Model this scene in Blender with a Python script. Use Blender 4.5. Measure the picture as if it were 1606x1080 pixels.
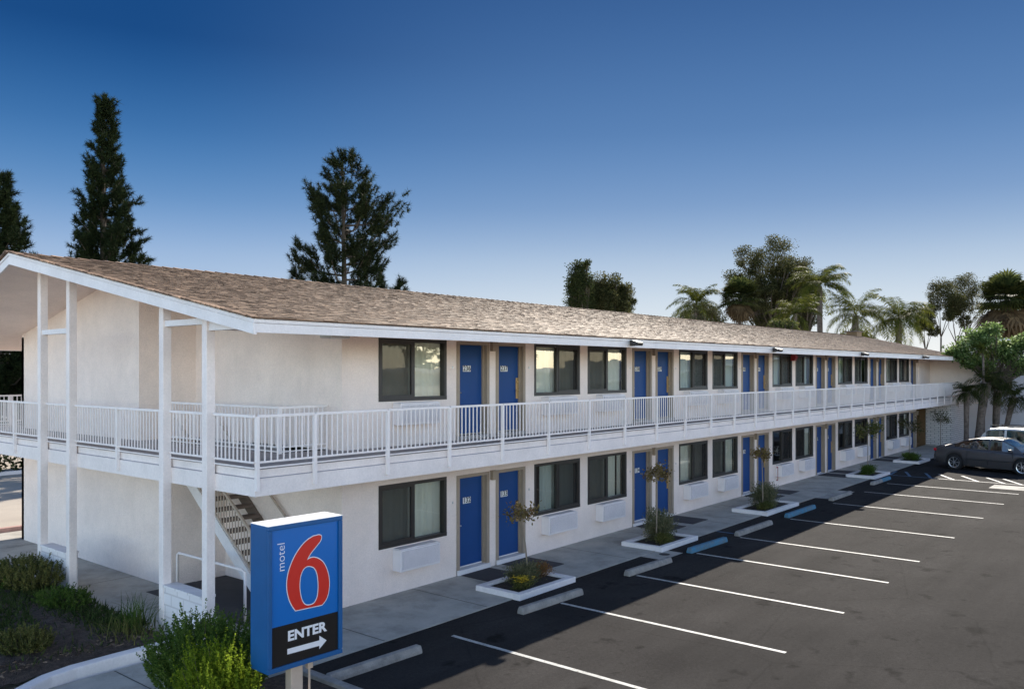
import bpy, math, random
import numpy as np
from mathutils import Vector, Matrix
R = math.radians
for o in list(bpy.data.objects): bpy.data.objects.remove(o)
SC = bpy.context.scene
COL = SC.collection

# ------------------------------------------------------------------ camera
VIEW_YAW = 39.788                      # angle of the view axis from +X (along the facade)
cam_d = bpy.data.cameras.new('camera'); cam = bpy.data.objects.new('camera', cam_d); COL.objects.link(cam)
cam.location = (-13.444, -12.714, 4.413)
cam.rotation_euler = (R(90), 0, R(VIEW_YAW - 90))
cam_d.sensor_width = 36; cam_d.lens = 36 * 1310 / 1606
cam_d.shift_y = 41 / 1606
cam_d.clip_start = 0.1; cam_d.clip_end = 3000
SC.camera = cam

# ------------------------------------------------------------------ sky + sun
SUN = Vector((1.5, .42, 1.0)).normalized()
SUN_EL = math.asin(SUN.z)
w = bpy.data.worlds.new('World'); SC.world = w; w.use_nodes = True
nt = w.node_tree; nt.nodes.clear()
out = nt.nodes.new('ShaderNodeOutputWorld'); bg = nt.nodes.new('ShaderNodeBackground')
sky = nt.nodes.new('ShaderNodeTexSky'); sky.sky_type = 'NISHITA'; sky.sun_disc = False
sky.sun_elevation = SUN_EL
sky.sun_rotation = math.atan2(SUN.x, SUN.y)
sky.altitude = 0; sky.air_density = 1.0; sky.dust_density = .6; sky.ozone_density = 3.0
bg.inputs['Strength'].default_value = .15
EXPO = 1.1
def _lin(c): return tuple((((v / 255 + .055) / 1.055) ** 2.4 if v > 10 else v / 3294.6) / 2 ** EXPO for v in c) + (1,)
def _n(k, **kw):
    n = nt.nodes.new(k)
    for a, b in kw.items(): setattr(n, a, b)
    return n
tc = _n('ShaderNodeTexCoord'); sx = _n('ShaderNodeSeparateXYZ'); nt.links.new(tc.outputs['Generated'], sx.inputs[0])
def _ramp(stops):
    r = _n('ShaderNodeValToRGB'); r.color_ramp.interpolation = 'B_SPLINE'; e = r.color_ramp.elements
    e[0].position = stops[0][0]; e[0].color = _lin(stops[0][1]); e[1].position = stops[-1][0]; e[1].color = _lin(stops[-1][1])
    for p, c in stops[1:-1]: x = e.new(p); x.color = _lin(c)
    nt.links.new(sx.outputs['Z'], r.inputs[0]); return r
# deep polarised blue of the photographed part of the sky, paler and warmer towards the sun
ra = _ramp([(0, (226, 233, 236)), (.05, (200, 216, 232)), (.13, (154, 184, 222)), (.19, (98, 146, 198)), (.26, (58, 114, 174)), (.35, (16, 70, 132)), (1, (10, 42, 92))])
rb = _ramp([(0, (255, 255, 252)), (.03, (238, 241, 241)), (.06, (224, 234, 241)), (.13, (170, 194, 222)), (.19, (122, 157, 202)), (.27, (90, 132, 184)), (.41, (52, 93, 150)), (1, (40, 72, 120))])
cxy = _n('ShaderNodeCombineXYZ'); nt.links.new(sx.outputs['X'], cxy.inputs[0]); nt.links.new(sx.outputs['Y'], cxy.inputs[1])
nrm = _n('ShaderNodeVectorMath', operation='NORMALIZE'); nt.links.new(cxy.outputs[0], nrm.inputs[0])
def _dot(v):
    d = _n('ShaderNodeVectorMath', operation='DOT_PRODUCT'); d.inputs[1].default_value = v; nt.links.new(nrm.outputs[0], d.inputs[0]); return d.outputs['Value']
def _map(o, a, b):
    m = _n('ShaderNodeMapRange', interpolation_type='SMOOTHSTEP'); m.inputs[1].default_value = a; m.inputs[2].default_value = b; nt.links.new(o, m.inputs[0]); return m.outputs[0]
mxa = _n('ShaderNodeMixRGB'); nt.links.new(_map(_dot((.963, .27, 0)), .66, 1.0), mxa.inputs[0]); nt.links.new(ra.outputs[0], mxa.inputs[1]); nt.links.new(rb.outputs[0], mxa.inputs[2])
mxb = _n('ShaderNodeMixRGB'); nt.links.new(_map(_dot((.768, .64, 0)), .05, .72), mxb.inputs[0]); tint = _n('ShaderNodeValToRGB'); e = tint.color_ramp.elements      # horizon behind camera brightened as added warm fill for the front, zenith dimmed
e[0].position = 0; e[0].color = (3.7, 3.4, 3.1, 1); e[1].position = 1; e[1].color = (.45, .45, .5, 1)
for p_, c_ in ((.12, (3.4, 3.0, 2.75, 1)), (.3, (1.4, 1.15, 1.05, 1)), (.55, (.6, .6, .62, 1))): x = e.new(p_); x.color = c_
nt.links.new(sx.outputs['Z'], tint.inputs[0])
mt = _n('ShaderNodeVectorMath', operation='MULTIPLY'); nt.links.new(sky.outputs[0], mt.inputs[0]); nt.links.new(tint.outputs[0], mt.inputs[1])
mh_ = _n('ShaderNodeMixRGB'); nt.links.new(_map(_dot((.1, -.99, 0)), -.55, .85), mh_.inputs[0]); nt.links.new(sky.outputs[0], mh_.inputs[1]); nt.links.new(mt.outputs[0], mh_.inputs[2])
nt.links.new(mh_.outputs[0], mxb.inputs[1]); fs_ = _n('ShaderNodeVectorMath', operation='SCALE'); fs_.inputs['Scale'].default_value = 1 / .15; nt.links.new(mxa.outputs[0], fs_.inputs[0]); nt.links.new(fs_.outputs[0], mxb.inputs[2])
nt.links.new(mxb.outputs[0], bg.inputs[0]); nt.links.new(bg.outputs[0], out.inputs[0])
sd = bpy.data.lights.new('sun', 'SUN'); so = bpy.data.objects.new('sun', sd); COL.objects.link(so)
sd.energy = 4.2; sd.angle = R(.5); sd.color = (1, .93, .82)
so.location = (30, 20, 40)
so.rotation_euler = SUN.to_track_quat('Z', 'Y').to_euler()
SC.view_settings.view_transform = 'Standard'; SC.view_settings.look = 'None'
SC.view_settings.exposure = EXPO; SC.view_settings.gamma = 1
SC.render.engine = 'CYCLES'
SC.render.resolution_x = 1024; SC.render.resolution_y = 688
try:
    SC.cycles.max_bounces = 8; SC.cycles.transparent_max_bounces = 12
except Exception: pass

# ------------------------------------------------------------------ materials
def lnk(t, a, b): t.links.new(a, b)
def mat(name, col, rough=.7, metal=0., spec=.5, bump=0., bscale=40., var=0., vscale=3., col2=None, bdist=.02, detail=6., fine=0.):
    m = bpy.data.materials.new(name); m.use_nodes = True; t = m.node_tree
    b = t.nodes['Principled BSDF']
    b.inputs['Base Color'].default_value = (*col, 1); b.inputs['Roughness'].default_value = rough
    b.inputs['Metallic'].default_value = metal; b.inputs['Specular IOR Level'].default_value = spec
    tc = t.nodes.new('ShaderNodeTexCoord')
    geo = t.nodes.new('ShaderNodeNewGeometry')
    if var > 0 or col2:
        n = t.nodes.new('ShaderNodeTexNoise'); n.inputs['Scale'].default_value = vscale; n.inputs['Detail'].default_value = detail
        n.inputs['Roughness'].default_value = .65
        lnk(t, geo.outputs['Position'], n.inputs['Vector'])
        r = t.nodes.new('ShaderNodeValToRGB')
        c2 = col2 if col2 else tuple(c * (1 - var) for c in col)
        r.color_ramp.elements[0].position = .35; r.color_ramp.elements[1].position = .65
        r.color_ramp.elements[0].color = (*c2, 1); r.color_ramp.elements[1].color = (*col, 1)
        lnk(t, n.outputs['Fac'], r.inputs[0])
        last = r.outputs[0]
        if fine > 0:
            n2 = t.nodes.new('ShaderNodeTexNoise'); n2.inputs['Scale'].default_value = 90; n2.inputs['Detail'].default_value = 4
            lnk(t, geo.outputs['Position'], n2.inputs['Vector'])
            mp = t.nodes.new('ShaderNodeMapRange'); mp.inputs[1].default_value = .3; mp.inputs[2].default_value = .7
            mp.inputs[3].default_value = 1 - fine; mp.inputs[4].default_value = 1 + fine
            lnk(t, n2.outputs['Fac'], mp.inputs[0])
            mx = t.nodes.new('ShaderNodeVectorMath'); mx.operation = 'SCALE'
            lnk(t, last, mx.inputs[0]); lnk(t, mp.outputs[0], mx.inputs['Scale']); last = mx.outputs[0]
        lnk(t, last, b.inputs['Base Color'])
    if bump > 0:
        n = t.nodes.new('ShaderNodeTexNoise'); n.inputs['Scale'].default_value = bscale; n.inputs['Detail'].default_value = 5
        lnk(t, geo.outputs['Position'], n.inputs['Vector'])
        bp = t.nodes.new('ShaderNodeBump'); bp.inputs['Strength'].default_value = bump; bp.inputs['Distance'].default_value = bdist
        lnk(t, n.outputs['Fac'], bp.inputs['Height']); lnk(t, bp.outputs[0], b.inputs['Normal'])
    return m

def leafmat(name, c1, c2, trans=.35, c3=None, rough=.55):
    m = bpy.data.materials.new(name); m.use_nodes = True; t = m.node_tree; t.nodes.clear()
    o = t.nodes.new('ShaderNodeOutputMaterial'); b = t.nodes.new('ShaderNodeBsdfPrincipled')
    g = t.nodes.new('ShaderNodeNewGeometry'); n = t.nodes.new('ShaderNodeTexNoise'); n.inputs['Scale'].default_value = .9
    n.inputs['Detail'].default_value = 3
    lnk(t, g.outputs['Position'], n.inputs['Vector'])
    ad = t.nodes.new('ShaderNodeMath'); ad.operation = 'ADD'; lnk(t, n.outputs['Fac'], ad.inputs[0])
    ml = t.nodes.new('ShaderNodeMath'); ml.operation = 'MULTIPLY_ADD'; ml.inputs[1].default_value = .6; ml.inputs[2].default_value = -.3
    lnk(t, g.outputs['Random Per Island'], ml.inputs[0]); lnk(t, ml.outputs[0], ad.inputs[1])
    r = t.nodes.new('ShaderNodeValToRGB'); e = r.color_ramp.elements
    e[0].position = .25; e[1].position = .75; e[0].color = (*c1, 1); e[1].color = (*c2, 1)
    if c3: x = e.new(.92); x.color = (*c3, 1)
    lnk(t, ad.outputs[0], r.inputs[0]); lnk(t, r.outputs[0], b.inputs['Base Color'])
    b.inputs['Roughness'].default_value = rough; b.inputs['Specular IOR Level'].default_value = .02
    tr = t.nodes.new('ShaderNodeBsdfTranslucent'); lnk(t, r.outputs[0], tr.inputs['Color'])
    mx = t.nodes.new('ShaderNodeMixShader'); mx.inputs[0].default_value = trans
    lnk(t, b.outputs[0], mx.inputs[1]); lnk(t, tr.outputs[0], mx.inputs[2]); lnk(t, mx.outputs[0], o.inputs[0])
    return m

def stucco_mat():
    m = mat('stucco', (.95, .815, .735), .9, bump=.7, bscale=42, bdist=.02, col2=(.88, .75, .68), vscale=.7, fine=.045)
    return m
def brick_mat(name, scale_axis='yz', mortar=(.36, .33, .32), c=(.86, .80, .77), rw=.42, rh=.115, bump=1.):
    m = bpy.data.materials.new(name); m.use_nodes = True; t = m.node_tree; b = t.nodes['Principled BSDF']
    g = t.nodes.new('ShaderNodeNewGeometry'); s = t.nodes.new('ShaderNodeSeparateXYZ'); lnk(t, g.outputs['Position'], s.inputs[0])
    a = t.nodes.new('ShaderNodeMath'); a.operation = 'ADD'; lnk(t, s.outputs['X'], a.inputs[0]); lnk(t, s.outputs['Y'], a.inputs[1])
    cb = t.nodes.new('ShaderNodeCombineXYZ'); lnk(t, a.outputs[0], cb.inputs[0]); lnk(t, s.outputs['Z'], cb.inputs[1])
    k = t.nodes.new('ShaderNodeTexBrick'); k.inputs['Scale'].default_value = 1; k.inputs['Brick Width'].default_value = rw
    k.inputs['Row Height'].default_value = rh; k.inputs['Mortar Size'].default_value = .016; k.inputs['Mortar Smooth'].default_value = .3
    k.inputs['Color1'].default_value = (*c, 1); k.inputs['Color2'].default_value = (*[x * .88 for x in c], 1); k.inputs['Mortar'].default_value = (*mortar, 1)
    lnk(t, cb.outputs[0], k.inputs['Vector']); lnk(t, k.outputs['Color'], b.inputs['Base Color'])
    bp = t.nodes.new('ShaderNodeBump'); bp.invert = True; bp.inputs['Strength'].default_value = bump; bp.inputs['Distance'].default_value = .03
    lnk(t, k.outputs['Fac'], bp.inputs['Height']); lnk(t, bp.outputs[0], b.inputs['Normal']); b.inputs['Roughness'].default_value = .85
    return m
def shingle_mat():
    m = bpy.data.materials.new('shingle'); m.use_nodes = True; t = m.node_tree; b = t.nodes['Principled BSDF']
    g_ = t.nodes.new('ShaderNodeNewGeometry'); n = t.nodes.new('ShaderNodeTexNoise'); n.inputs['Scale'].default_value = .7; n.inputs['Detail'].default_value = 6
    lnk(t, g_.outputs['Position'], n.inputs['Vector'])
    n3 = t.nodes.new('ShaderNodeTexNoise'); n3.inputs['Scale'].default_value = 45; n3.inputs['Detail'].default_value = 4
    lnk(t, g_.outputs['Position'], n3.inputs['Vector'])
    def mul_add(src, k, c):
        x = t.nodes.new('ShaderNodeMath'); x.operation = 'MULTIPLY_ADD'; x.inputs[1].default_value = k
        lnk(t, src, x.inputs[0])
        if isinstance(c, float): x.inputs[2].default_value = c
        else: lnk(t, c, x.inputs[2])
        return x.outputs[0]
    v = mul_add(n.outputs['Fac'], .32, -.16); v = mul_add(n3.outputs['Fac'], .4, v); v = mul_add(g_.outputs['Random Per Island'], .85, v)
    v = mul_add(v, 1., -.14)
    r = t.nodes.new('ShaderNodeValToRGB'); e = r.color_ramp.elements
    e[0].position = .02; e[0].color = (.065, .038, .025, 1); e[1].position = .98; e[1].color = (.44, .28, .18, 1)
    for p, c in ((.22, (.115, .070, .046)), (.5, (.19, .118, .078)), (.8, (.28, .178, .117))): x = e.new(p); x.color = (*c, 1)
    lnk(t, v, r.inputs[0]); lnk(t, r.outputs[0], b.inputs['Base Color'])
    b.inputs['Roughness'].default_value = .64; b.inputs['Specular IOR Level'].default_value = .36; b.inputs['Specular Tint'].default_value = (1, .76, .58, 1)
    return m
def glass_mat(name, tint=(.9, .95, .93), refl=.16):
    m = bpy.data.materials.new(name); m.use_nodes = True; t = m.node_tree; t.nodes.clear()
    o = t.nodes.new('ShaderNodeOutputMaterial'); tr = t.nodes.new('ShaderNodeBsdfTransparent'); tr.inputs[0].default_value = (*tint, 1)
    gl = t.nodes.new('ShaderNodeBsdfGlossy'); gl.inputs['Roughness'].default_value = .01; gl.inputs['Color'].default_value = (1, 1, 1, 1)
    lw = t.nodes.new('ShaderNodeFresnel'); lw.inputs[0].default_value = 1.5
    ad = t.nodes.new('ShaderNodeMath'); ad.operation = 'MULTIPLY_ADD'; ad.inputs[1].default_value = 1.2; ad.inputs[2].default_value = refl * .5; ad.use_clamp = True
    geo = t.nodes.new('ShaderNodeNewGeometry'); n = t.nodes.new('ShaderNodeTexNoise'); n.inputs['Scale'].default_value = 1.2
    lnk(t, geo.outputs['Position'], n.inputs['Vector'])
    bp = t.nodes.new('ShaderNodeBump'); bp.inputs['Strength'].default_value = .08; bp.inputs['Distance'].default_value = .03; lnk(t, n.outputs['Fac'], bp.inputs['Height'])
    lnk(t, bp.outputs[0], gl.inputs['Normal'])
    lnk(t, lw.outputs[0], ad.inputs[0]); mx = t.nodes.new('ShaderNodeMixShader'); lnk(t, ad.outputs[0], mx.inputs[0])
    lnk(t, tr.outputs[0], mx.inputs[1]); lnk(t, gl.outputs[0], mx.inputs[2]); lnk(t, mx.outputs[0], o.inputs[0])
    return m
def screen_mat():
    m = bpy.data.materials.new('insect_screen'); m.use_nodes = True; t = m.node_tree; t.nodes.clear()
    o = t.nodes.new('ShaderNodeOutputMaterial'); tr = t.nodes.new('ShaderNodeBsdfTransparent'); d = t.nodes.new('ShaderNodeBsdfDiffuse')
    d.inputs[0].default_value = (.045, .042, .040, 1); mx = t.nodes.new('ShaderNodeMixShader'); mx.inputs[0].default_value = .62
    lnk(t, tr.outputs[0], mx.inputs[1]); lnk(t, d.outputs[0], mx.inputs[2]); lnk(t, mx.outputs[0], o.inputs[0]); return m

M = {}
M['stucco'] = stucco_mat()
M['trim'] = mat('white_trim_paint', (.84, .79, .78), .55, var=.06, vscale=2.5)
M['rail'] = mat('white_rail_paint', (.90, .82, .79), .45, var=.08, vscale=4)
M['slabpaint'] = mat('white_slab_paint', (.92, .82, .775), .7, var=.10, vscale=1.7, bump=.15, bscale=20)
M['shingle'] = shingle_mat()
M['deck'] = mat('balcony_concrete', (.40, .36, .34), .85, var=.25, vscale=2)
M['frame'] = mat('bronze_window_frame', (.022, .018, .016), .45)
M['glass'] = glass_mat('window_glass')
M['screen'] = screen_mat()
M['curtain'] = mat('beige_drape', (.88, .85, .74), .9)
M['curtaing'] = mat('blue_grey_drape', (.66, .70, .64), .9)
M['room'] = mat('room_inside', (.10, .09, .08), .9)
M['door'] = mat('blue_door_paint', (.010, .062, .22), .5, spec=.2, var=.10, vscale=1.1)
M['tan'] = mat('tan_door_frame', (.36, .285, .215), .6, var=.1, vscale=5)
M['brass'] = mat('brass', (.62, .42, .19), .35, metal=.7)
M['steel'] = mat('steel', (.55, .55, .55), .35, metal=.9)
M['plate'] = mat('plate_white', (.75, .74, .72), .5)
M['black'] = mat('black_print', (.012, .012, .014), .6)
M['acw'] = mat('ac_white', (.84, .78, .78), .6, var=.08, vscale=3)
M['acd'] = mat('ac_gap', (.32, .30, .34), .8)
M['red'] = mat('red_paint', (.30, .025, .03), .5)
M['bronze'] = mat('bronze_lamp', (.035, .028, .026), .4)
M['lens'] = mat('lamp_lens', (.55, .55, .52), .2)
M['asphalt'] = mat('asphalt', (.043, .0395, .0375), .9, col2=(.031, .0285, .0275), vscale=.35, detail=8, fine=.28, bump=.5, bscale=120, bdist=.01, spec=.04)
M['concrete'] = mat('walk_concrete', (.46, .43, .38), .9, col2=(.34, .325, .29), vscale=.9, fine=.10, bump=.2, bscale=60)
M['pale'] = mat('sunlit_concrete', (.46, .40, .33), .9, col2=(.36, .31, .26), vscale=.3, fine=.1)
M['joint'] = mat('joint_dark', (.07, .07, .065), .9)
M['line'] = mat('white_line_paint', (.56, .55, .52), .7, col2=(.36, .35, .33), vscale=5, fine=.12)
M['blueline'] = mat('blue_line_paint', (.06, .17, .30), .7, col2=(.04, .08, .12), vscale=6)
M['stop'] = mat('wheel_stop_concrete', (.33, .31, .285), .9, col2=(.20, .19, .18), vscale=5, fine=.15, bump=.4, bscale=30)
M['stopblue'] = mat('wheel_stop_blue', (.035, .21, .36), .8, col2=(.10, .16, .20), vscale=6, fine=.2, bump=.4, bscale=30)
M['soil'] = mat('planter_soil', (.060, .045, .036), 1., col2=(.030, .023, .019), vscale=9, fine=.4, bump=1, bscale=60, bdist=.04)
M['mulch'] = mat('bark_mulch', (.115, .080, .062), 1., col2=(.05, .035, .028), vscale=12, fine=.5, bump=1, bscale=70, bdist=.05)
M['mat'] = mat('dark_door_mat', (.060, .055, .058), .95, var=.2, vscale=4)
M['bark'] = mat('bark', (.10, .075, .055), .95, var=.4, vscale=8, bump=.8, bscale=18, bdist=.04)
M['twig'] = mat('twig_bark', (.30, .24, .18), .9, var=.2, vscale=8)
M['palmbark'] = mat('palm_bark', (.20, .155, .125), .95, col2=(.09, .065, .05), vscale=7, bump=.9, bscale=14, bdist=.05)
M['signblue'] = mat('sign_cabinet_blue', (.003, .095, .28), .45, var=.1, vscale=5)
M['facblue'] = mat('sign_face_blue', (.002, .14, .47), .3)
M['facblack'] = mat('sign_face_black', (.020, .018, .017), .18)
M['facwhite'] = mat('sign_white', (.80, .80, .82), .4)
M['signtop'] = mat('sign_top_white', (.80, .80, .80), .5)
M['facred'] = mat('sign_red', (.62, .022, .012), .4)
M['post'] = mat('beige_pole', (.56, .45, .36), .6, var=.12, vscale=6)
M['brickw'] = brick_mat('painted_brick')
M['cmu'] = brick_mat('painted_block', c=(.80, .75, .74), mortar=(.62, .57, .56), rh=.2, rw=.4, bump=.4)
M['brown'] = mat('brown_wood', (.20, .115, .05), .7, var=.2, vscale=3)
M['tread'] = mat('stair_tread', (.16, .12, .095), .8)
M['stairp'] = mat('stair_tan_paint', (.52, .42, .34), .6, var=.15, vscale=4)
M['carp'] = mat('car_paint_grey', (.085, .080, .082), .25, metal=.35)
M['carw'] = mat('car_paint_white', (.62, .60, .56), .25, metal=.2)
M['carglass'] = glass_mat('car_glass', (.45, .55, .52), .25)
M['tyre'] = mat('tyre_rubber', (.016, .016, .017), .85)
M['alloy'] = mat('alloy', (.62, .62, .64), .3, metal=.9)
M['tail'] = mat('tail_lamp', (.45, .01, .02), .2)
M['seat'] = mat('car_interior', (.05, .045, .04), .8)
M['gwall'] = mat('grey_wall', (.46, .47, .50), .9, var=.08, vscale=1, bump=.3, bscale=30)
M['pine'] = leafmat('pine_needles', (.008, .014, .007), (.030, .040, .016), .12)
M['pine2'] = leafmat('pine_needles_bushy', (.010, .016, .008), (.036, .044, .018), .12)
M['dark'] = leafmat('dark_leaves', (.022, .032, .013), (.080, .092, .034), .45)
M['rust'] = leafmat('brownish_leaves', (.030, .036, .014), (.115, .108, .045), .5)
M['palm'] = leafmat('palm_leaves', (.035, .050, .012), (.145, .150, .028), .5)
M['fan'] = leafmat('fan_palm_leaves', (.024, .034, .012), (.09, .10, .03), .45)
M['dead'] = leafmat('dead_fronds', (.07, .045, .025), (.16, .105, .055), .2)
M['shrub'] = leafmat('shrub_leaves', (.050, .095, .020), (.13, .19, .040), .35)
M['lime'] = leafmat('lime_leaves', (.07, .13, .014), (.26, .33, .03), .5)
M['grassy'] = leafmat('dry_green', (.07, .085, .028), (.19, .18, .06), .3)
M['olive'] = leafmat('olive_leaves', (.09, .10, .055), (.21, .20, .11), .3)
M['crape'] = leafmat('sapling_leaves', (.12, .085, .04), (.25, .19, .07), .35, (.30, .14, .07))
M['cover'] = leafmat('ground_cover_leaves', (.030, .050, .016), (.085, .11, .035), .3)
M['chips'] = leafmat('bark_chip', (.05, .035, .026), (.22, .16, .12), 0.)
M['orange'] = leafmat('orange_leaves', (.16, .085, .035), (.34, .18, .07), .3)
M['yellow'] = mat('yellow_petals', (.75, .50, .02), .6)
M['magn'] = leafmat('glossy_leaves', (.06, .10, .03), (.22, .30, .10), .55, (.50, .56, .34), .32)

def wear(m, kind):
    """cracks, oil spots and tyre streaks for the lot; drips and dirt for walls"""
    t = m.node_tree; b = t.nodes['Principled BSDF']; l = b.inputs['Base Color'].links[0]; src = l.from_socket
    g_ = t.nodes.new('ShaderNodeNewGeometry'); mp = t.nodes.new('ShaderNodeMapping'); lnk(t, g_.outputs['Position'], mp.inputs[0])
    def ramp(o, p0, c0, p1, c1):
        r = t.nodes.new('ShaderNodeValToRGB'); r.color_ramp.elements[0].position = p0; r.color_ramp.elements[1].position = p1
        r.color_ramp.elements[0].color = (c0, c0, c0, 1); r.color_ramp.elements[1].color = (c1, c1, c1, 1); lnk(t, o, r.inputs[0]); return r.outputs[0]
    def mul(a, c, f=1.):
        x = t.nodes.new('ShaderNodeMixRGB'); x.blend_type = 'MULTIPLY'; x.inputs[0].default_value = f; lnk(t, a, x.inputs[1]); lnk(t, c, x.inputs[2]); return x.outputs[0]
    def noise(scale, vec, det=4, w=.6):
        n = t.nodes.new('ShaderNodeTexNoise'); n.inputs['Scale'].default_value = scale; n.inputs['Detail'].default_value = det; n.inputs['Roughness'].default_value = w; lnk(t, vec, n.inputs['Vector']); return n.outputs['Fac']
    if kind == 'lot':
        mp.inputs['Scale'].default_value = (.10, .9, 1)
        src = mul(src, ramp(noise(1.3, mp.outputs[0], 5), .35, .82, .68, 1.16))
        wn = t.nodes.new('ShaderNodeTexNoise'); wn.inputs['Scale'].default_value = 1.5; lnk(t, g_.outputs['Position'], wn.inputs['Vector'])
        ad = t.nodes.new('ShaderNodeMixRGB'); ad.inputs[0].default_value = .12; lnk(t, g_.outputs['Position'], ad.inputs[1]); lnk(t, wn.outputs['Color'], ad.inputs[2])
        v = t.nodes.new('ShaderNodeTexVoronoi'); v.feature = 'DISTANCE_TO_EDGE'; v.inputs['Scale'].default_value = .22; lnk(t, ad.outputs[0], v.inputs['Vector'])
        src = mul(src, ramp(v.outputs['Distance'], .0, .80, .005, 1.))
        src = mul(src, ramp(noise(1.6, g_.outputs['Position'], 3), .30, .50, .40, 1.))
        src = mul(src, ramp(noise(.16, g_.outputs['Position'], 3), .35, .90, .65, 1.12))
        src = mul(src, ramp(noise(16, g_.outputs['Position'], 6, .8), .34, .80, .66, 1.18))
        src = mul(src, ramp(noise(300, g_.outputs['Position'], 1), .68, 1., .74, 1.9))
    elif kind == 'wall':
        mp.inputs['Scale'].default_value = (2.2, 2.2, .5)
        src = mul(src, ramp(noise(1.1, mp.outputs[0], 5), .30, .965, .46, 1.))
        src = mul(src, ramp(noise(1.1, g_.outputs['Position'], 6, .7), .32, .93, .60, 1.02)); src = mul(src, ramp(noise(24, g_.outputs['Position'], 4, .8), .36, .93, .60, 1.02))
    elif kind == 'line':
        src = mul(src, ramp(noise(22, g_.outputs['Position'], 5, .75), .36, .28, .46, 1.))
    elif kind == 'walk':
        src = mul(src, ramp(noise(1.4, g_.outputs['Position'], 6, .7), .32, .72, .55, 1.05))
    lnk(t, src, b.inputs['Base Color'])
wear(M['asphalt'], 'lot'); wear(M['stucco'], 'wall'); wear(M['slabpaint'], 'wall'); wear(M['line'], 'line'); wear(M['concrete'], 'walk'); wear(M['trim'], 'wall')

# ------------------------------------------------------------------ mesh builder
class MB:
    def __init__(s): s.v = []; s.f = []; s.m = []; s.smooth = False
    def add(s, vs, fs, mi=0):
        n = len(s.v); s.v += [tuple(p) for p in vs]; s.f += [tuple(i + n for i in f) for f in fs]; s.m += [mi] * len(fs); return s
    def box(s, x0, x1, y0, y1, z0, z1, mi=0):
        if x0 > x1: x0, x1 = x1, x0
        if y0 > y1: y0, y1 = y1, y0
        if z0 > z1: z0, z1 = z1, z0
        vs = [(x0, y0, z0), (x1, y0, z0), (x1, y1, z0), (x0, y1, z0), (x0, y0, z1), (x1, y0, z1), (x1, y1, z1), (x0, y1, z1)]
        return s.add(vs, [(0, 3, 2, 1), (4, 5, 6, 7), (0, 1, 5, 4), (1, 2, 6, 5), (2, 3, 7, 6), (3, 0, 4, 7)], mi)
    def quad(s, a, b, c, d, mi=0): return s.add([a, b, c, d], [(0, 1, 2, 3)], mi)
    def prism(s, pts, ext, mi=0):      # pts: 3D polygon, ext: extrusion vector
        n = len(pts); e = Vector(ext); vs = [Vector(p) for p in pts]; vs2 = [p + e for p in vs]
        return s.add(vs + vs2, [tuple(range(n - 1, -1, -1)), tuple(range(n, 2 * n))] + [(i, (i + 1) % n, (i + 1) % n + n, i + n) for i in range(n)], mi)
    def bar(s, a, b, wd, ht=None, mi=0):  # square bar between two points
        a = Vector(a); b = Vector(b); d = (b - a).normalized(); ht = ht or wd
        u = d.cross(Vector((0, 0, 1)));
        if u.length < 1e-3: u = Vector((1, 0, 0))
        u.normalize(); v = u.cross(d); u *= wd / 2; v *= ht / 2
        vs = [a - u - v, a + u - v, a + u + v, a - u + v, b - u - v, b + u - v, b + u + v, b - u + v]
        return s.add(vs, [(0, 3, 2, 1), (4, 5, 6, 7), (0, 1, 5, 4), (1, 2, 6, 5), (2, 3, 7, 6), (3, 0, 4, 7)], mi)
    def tube(s, pts, rad, n=10, mi=0, cap=True):
        pts = [Vector(p) for p in pts]; rad = rad if isinstance(rad, (list, tuple)) else [rad] * len(pts)
        base = len(s.v); ref = None
        for i, p in enumerate(pts):
            d = (pts[min(i + 1, len(pts) - 1)] - pts[max(i - 1, 0)]).normalized()
            if ref is None:
                ref = d.cross(Vector((0, 0, 1)))
                if ref.length < .05: ref = d.cross(Vector((0, 1, 0)))
            u = (ref - d * ref.dot(d)).normalized(); v = d.cross(u)
            for k in range(n):
                a = 2 * math.pi * k / n; s.v.append(tuple(p + (u * math.cos(a) + v * math.sin(a)) * rad[i]))
        for i in range(len(pts) - 1):
            for k in range(n):
                k2 = (k + 1) % n
                s.f.append((base + i * n + k, base + i * n + k2, base + (i + 1) * n + k2, base + (i + 1) * n + k)); s.m.append(mi)
        if cap:
            s.f.append(tuple(base + k for k in range(n - 1, -1, -1))); s.m.append(mi)
            e = base + (len(pts) - 1) * n; s.f.append(tuple(e + k for k in range(n))); s.m.append(mi)
        return s
    def mesh(s, mesh, mtx, mi=0):
        return s.add([mtx @ v.co for v in mesh.vertices], [tuple(p.vertices) for p in mesh.polygons], mi)
    def build(s, name, mats, parent=None, loc=(0, 0, 0), world=False, bevel=0., smooth=False):
        """local coordinates; world=True: coordinates are the scene's and the parent's place is taken off"""
        off = Vector((0, 0, 0))
        if world:
            p = parent
            while p: off = off + p.location; p = p.parent
        me = bpy.data.meshes.new(name)
        me.from_pydata([(a - off.x, b - off.y, c - off.z) for a, b, c in s.v], [], s.f)
        mats = mats if isinstance(mats, (list, tuple)) else [mats]
        for m in mats: me.materials.append(m)
        if len(mats) > 1: me.polygons.foreach_set('material_index', s.m)
        if smooth: me.polygons.foreach_set('use_smooth', [True] * len(me.polygons))
        me.update()
        o = bpy.data.objects.new(name, me); o.location = loc; COL.objects.link(o)
        if parent: o.parent = parent
        if bevel:
            b = o.modifiers.new('bevel', 'BEVEL'); b.width = bevel; b.segments = 2; b.limit_method = 'ANGLE'
        return o
def tag(o, label=None, cat=None, group=None, kind=None):
    if label: o['label'] = label
    if cat: o['category'] = cat
    if group: o['group'] = group
    if kind: o['kind'] = kind
    return o
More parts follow.
